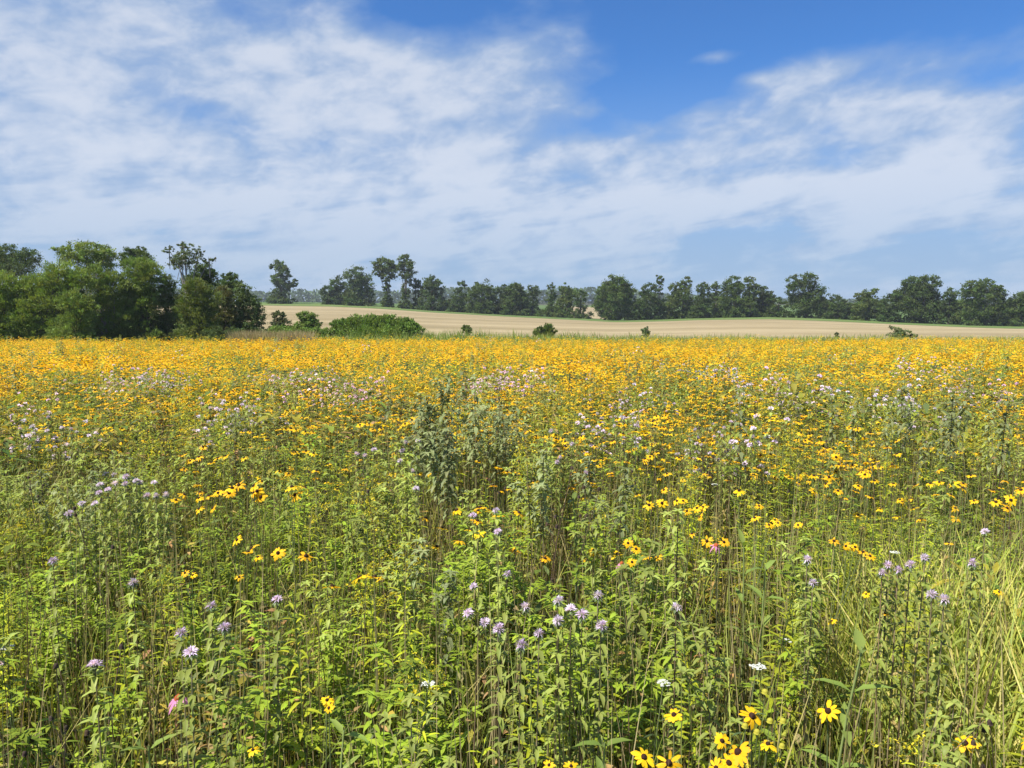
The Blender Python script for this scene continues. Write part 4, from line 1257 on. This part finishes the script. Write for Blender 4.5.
# dry tan grass beside the thicket, and green grass beyond the meadow edge
dg = np.array([at(px_, 340, D_)[:2] for px_, D_ in zip(232 + 80 * rs.rand(5200), 43.0 + 4.5 * rs.rand(5200))])
da = grass_mesh(dg, 1.15, .25, [(.40, .31, .17), (.34, .26, .14), (.30, .27, .12)], w=.03, segs=2)
tag(obj('dry_grass', to_mesh('dry_grass', da)), 'tall tan dry grass at the end of the thicket', 'grass', None, 'stuff')
eg = np.array([at(px_, 340, D_)[:2] for px_, D_ in zip(250 + 800 * rs.rand(26000) ** 1.5, 47 + 24 * rs.rand(26000))])
eh = (.30 + .7 * vnoise(eg[:, 0], eg[:, 1], 2.5, 88) ** 2 + .40 * smooth((eg[:, 1] - 52) / 14)) * np.interp(eg[:, 0] / eg[:, 1], [-.35, -.1, 0, .2, .7], [1, 1, .85, .62, .55])
ea = grass_mesh(eg, eh, .3, [(.16, .23, .04), (.20, .26, .05), (.26, .26, .08), (.13, .20, .035)], w=.03, segs=2)
tag(obj('edge_grass', to_mesh('edge_grass', ea)), 'green grass strip between the meadow and the stubble field', 'grass', None, 'stuff')

# ------------------------------------------------------------------ haze
bm_v = [(-700, -20, -6), (700, -20, -6), (700, 1000, -6), (-700, 1000, -6), (-700, -20, 19), (700, -20, 19), (700, 1000, 19), (-700, 1000, 19)]
me = bpy.data.meshes.new('haze')
me.from_pydata(bm_v, [], [(3, 2, 1, 0), (4, 5, 6, 7), (0, 1, 5, 4), (1, 2, 6, 5), (2, 3, 7, 6), (3, 0, 4, 7)])
hm, nt, N, L = new_mat('haze')
vo = N.new('ShaderNodeVolumePrincipled'); vo.inputs['Density'].default_value = .00022; vo.inputs['Color'].default_value = (.80, .88, 1.0, 1); vo.inputs['Anisotropy'].default_value = .0
L.new(vo.outputs[0], N.new('ShaderNodeOutputMaterial').inputs['Volume'])
me.materials.append(hm); hz = obj('haze', me); tag(hz, 'thin blue haze in the air over the far fields', 'haze', None, 'stuff')

# ------------------------------------------------------------------ sky, sun
SUN_EL, SUN_AZ = 56.0, -123.0      # degrees; azimuth clockwise from the view direction
sd = Vector((math.sin(R(SUN_AZ)) * math.cos(R(SUN_EL)), math.cos(R(SUN_AZ)) * math.cos(R(SUN_EL)), math.sin(R(SUN_EL))))
sun = bpy.data.lights.new('sun', 'SUN'); sun.energy = 5.0; sun.angle = R(.53); sun.color = (1.0, .95, .87)
so = bpy.data.objects.new('sun', sun); COL.objects.link(so); so.rotation_euler = sd.to_track_quat('Z', 'Y').to_euler()

w = bpy.data.worlds.new('World'); scene.world = w; w.use_nodes = True
nt = w.node_tree; N, L = nt.nodes, nt.links; N.clear()


def val(x): return x if hasattr(x, 'links') else None


def M(op, a, b=None, c=None, clamp=False):
    n = N.new('ShaderNodeMath'); n.operation = op; n.use_clamp = clamp
    for i, q in enumerate((a, b, c)):
        if q is None: continue
        if isinstance(q, (int, float)): n.inputs[i].default_value = q
        else: L.new(q, n.inputs[i])
    return n.outputs[0]


sky = N.new('ShaderNodeTexSky'); sky.sky_type = 'NISHITA'; sky.sun_disc = False
sky.sun_elevation = R(SUN_EL); sky.sun_rotation = R(SUN_AZ % 360); sky.altitude = 200; sky.air_density = 1.0; sky.dust_density = .7; sky.ozone_density = 2.5
tc = N.new('ShaderNodeTexCoord'); sx = N.new('ShaderNodeSeparateXYZ'); L.new(tc.outputs['Generated'], sx.inputs[0])
X, Y, Z = sx.outputs
az = M('ARCTAN2', X, Y); el = M('ARCSINE', Z)


def azel(px_, py_):
    r = ray(px_, py_); r = r / np.linalg.norm(r)
    return math.atan2(r[0], r[1]), math.asin(r[2])


cv = N.new('ShaderNodeCombineXYZ')
ang = R(8)
# layered cloud sheets: long streaks, a little tilted
sxr = M('ADD', M('MULTIPLY', az, math.cos(ang)), M('MULTIPLY', el, math.sin(ang)))
syr = M('SUBTRACT', M('MULTIPLY', el, math.cos(ang)), M('MULTIPLY', az, math.sin(ang)))
L.new(M('MULTIPLY', sxr, 3.4), cv.inputs[0]); L.new(M('MULTIPLY', syr, 6.4), cv.inputs[1])


def noise(vec, sc, det, rough=.55, dist=0.0, off=0.0):
    mp = N.new('ShaderNodeMapping'); mp.inputs['Location'].default_value = (off, off * .7, off * .3); L.new(vec, mp.inputs[0])
    n = N.new('ShaderNodeTexNoise'); n.inputs['Scale'].default_value = sc; n.inputs['Detail'].default_value = det
    n.inputs['Roughness'].default_value = rough; n.inputs['Distortion'].default_value = dist
    L.new(mp.outputs[0], n.inputs['Vector']); return n.outputs[0]


n_big = noise(cv.outputs[0], 1.5, 7, .52, .25, 3.1)
n_fine = noise(cv.outputs[0], 5.0, 6, .55, .3, 9.7)
n_wisp = noise(cv.outputs[0], 2.6, 7, .52, .5, 21.0)


def blob(px_, py_, rx, ry, amp, rotd=0.0):
    a0, e0 = azel(px_, py_); k = 1 / F_PX
    c, s = math.cos(R(rotd)), math.sin(R(rotd))
    dx = M('SUBTRACT', az, a0); dy = M('SUBTRACT', el, e0)
    u = M('MULTIPLY', M('ADD', M('MULTIPLY', dx, c), M('MULTIPLY', dy, s)), 1 / (rx * k))
    v = M('MULTIPLY', M('SUBTRACT', M('MULTIPLY', dy, c), M('MULTIPLY', dx, s)), 1 / (ry * k))
    d = M('ADD', M('MULTIPLY', u, u), M('MULTIPLY', v, v))
    return M('MULTIPLY', M('EXPONENT', M('MULTIPLY', d, -1.0)), amp)


BLOBS = [  # cloud
    (120, 25, 260, 60, .30, 0), (60, 110, 150, 70, .22, 0), (300, 90, 300, 130, .07, 0), (400, 100, 150, 50, .34, 10), (520, 55, 100, 30, .22, 5), (140, 180, 240, 50, .26, 0), (330, 40, 120, 26, .16, 0), (390, 125, 60, 26, .16, 0),
    (350, 180, 120, 40, .16, 0), (480, 140, 90, 50, .22, 0), (780, 120, 170, 34, .30, 8), (900, 45, 110, 18, .26, 12), (1000, 118, 130, 32, .26, 0), (720, 198, 330, 26, .36, 4), (640, 145, 70, 22, .18, 0), (920, 200, 200, 36, .2, 0),
    (560, 30, 60, 22, .12, 0), (715, 58, 34, 9, .62, 4), (755, 78, 28, 7, .5, 0), (600, 112, 30, 8, .35, 0), (690, 110, 50, 12, .3, 12), (820, 70, 60, 12, .3, 10), (500, 230, 600, 60, .10, 0), (300, 255, 300, 10, .14, 3),
    # clear sky
    (640, 18, 170, 36, -.50, 0), (880, 6, 260, 26, -.46, 0), (640, 88, 75, 30, -.42, 10), (590, 122, 40, 14, -.22, 0), (200, 112, 80, 17, -.34, -14), (265, 22, 40, 10, -.24, 0), (700, 95, 60, 20, -.2, 10),
    (985, 76, 80, 15, -.42, -4), (1010, 20, 90, 22, -.3, 0), (900, 160, 130, 10, -.22, 0), (420, 12, 60, 16, -.3, 0), (860, 260, 220, 20, -.08, 0)]
cov = None
for b_ in BLOBS:
    q = blob(*b_); cov = q if cov is None else M('ADD', cov, q)
dens = M('ADD', M('ADD', M('MULTIPLY', M('SUBTRACT', n_big, .5), 1.6), M('MULTIPLY', M('SUBTRACT', n_wisp, .5), .75)), M('ADD', cov, .20))
dens = M('ADD', dens, M('MULTIPLY', M('SUBTRACT', n_fine, .5), .55))
cs = N.new('ShaderNodeCombineXYZ'); L.new(M('MULTIPLY', sxr, 3.0), cs.inputs[0]); L.new(M('MULTIPLY', syr, 26.0), cs.inputs[1])
n_str = noise(cs.outputs[0], 1.6, 7, .55, .4, 5.0)
lm = N.new('ShaderNodeMapRange'); lm.interpolation_type = 'SMOOTHSTEP'; lm.inputs['From Min'].default_value = .07; lm.inputs['From Max'].default_value = .22; lm.inputs['To Min'].default_value = 1; lm.inputs['To Max'].default_value = 0
L.new(el, lm.inputs['Value'])
dens = M('ADD', dens, M('MULTIPLY', M('MULTIPLY', M('SUBTRACT', n_str, .36), 1.7), lm.outputs[0]))
sm = N.new('ShaderNodeMapRange'); sm.interpolation_type = 'SMOOTHSTEP'
sm.inputs['From Min'].default_value = -.16; sm.inputs['From Max'].default_value = .66; sm.inputs['To Max'].default_value = .88
L.new(dens, sm.inputs['Value'])
# cloud brightness: thick parts whiter, thin veils bluish
br = N.new('ShaderNodeMapRange'); br.interpolation_type = 'SMOOTHSTEP'
br.inputs['From Min'].default_value = .25; br.inputs['From Max'].default_value = 1.05
n_puff = noise(cv.outputs[0], 11.0, 5, .55, .4, 44.0)
L.new(M('ADD', M('ADD', dens, M('MULTIPLY', M('SUBTRACT', n_puff, .5), .4)), M('MULTIPLY', M('SUBTRACT', n_fine, .5), .8)), br.inputs['Value'])
cc = N.new('ShaderNodeMix'); cc.data_type = 'RGBA'; cc.inputs[6].default_value = (4.0, 5.5, 8.0, 1); cc.inputs[7].default_value = (8.0, 8.6, 9.7, 1)
low = N.new('ShaderNodeMapRange'); low.interpolation_type = 'SMOOTHSTEP'; low.inputs['From Min'].default_value = .02; low.inputs['From Max'].default_value = .17; low.inputs['To Min'].default_value = .45
L.new(el, low.inputs['Value'])
L.new(M('MULTIPLY', br.outputs[0], low.outputs[0]), cc.inputs[0])
mx = N.new('ShaderNodeMix'); mx.data_type = 'RGBA'
veil = N.new('ShaderNodeMapRange'); veil.interpolation_type = 'SMOOTHSTEP'; veil.inputs['From Min'].default_value = .03; veil.inputs['From Max'].default_value = .30; veil.inputs['To Min'].default_value = .85; veil.inputs['To Max'].default_value = 0
L.new(el, veil.inputs['Value'])
L.new(M('MAXIMUM', sm.outputs[0], veil.outputs[0]), mx.inputs[0]); L.new(cc.outputs[2], mx.inputs[7])
skym = N.new('ShaderNodeMix'); skym.data_type = 'RGBA'; skym.blend_type = 'MULTIPLY'; skym.inputs[0].default_value = 1; skym.inputs[7].default_value = (.60, 1.10, 1.72, 1)
L.new(sky.outputs[0], skym.inputs[6]); L.new(skym.outputs[2], mx.inputs[6])
bg = N.new('ShaderNodeBackground'); bg.inputs['Strength'].default_value = .05
L.new(mx.outputs[2], bg.inputs[0])
wo = N.new('ShaderNodeOutputWorld'); L.new(bg.outputs[0], wo.inputs[0])

# ------------------------------------------------------------------ camera, render
cam = bpy.data.cameras.new('camera'); cam.sensor_width = 36; cam.lens = 36 * F_PX / 1024; cam.clip_start = .05; cam.clip_end = 6000
co = bpy.data.objects.new('camera', cam); COL.objects.link(co); co.location = (0, 0, CAM_Z); co.rotation_euler = (R(90) - PITCH, 0, 0)
scene.camera = co
scene.view_settings.view_transform = 'Standard'; scene.view_settings.look = 'None'; scene.view_settings.gamma = 1; scene.view_settings.exposure = 0.82
scene.render.engine = 'CYCLES'
cy = scene.cycles
cy.max_bounces = 5; cy.diffuse_bounces = 2; cy.transmission_bounces = 2; cy.glossy_bounces = 2; cy.volume_bounces = 0; cy.transparent_max_bounces = 4
cy.use_denoising = True; cy.denoiser = 'OPENIMAGEDENOISE'; cy.denoising_input_passes = 'RGB_ALBEDO_NORMAL'
cy.caustics_reflective = False; cy.caustics_refractive = False
print('THINGS', count, 'plants', N_ALL)
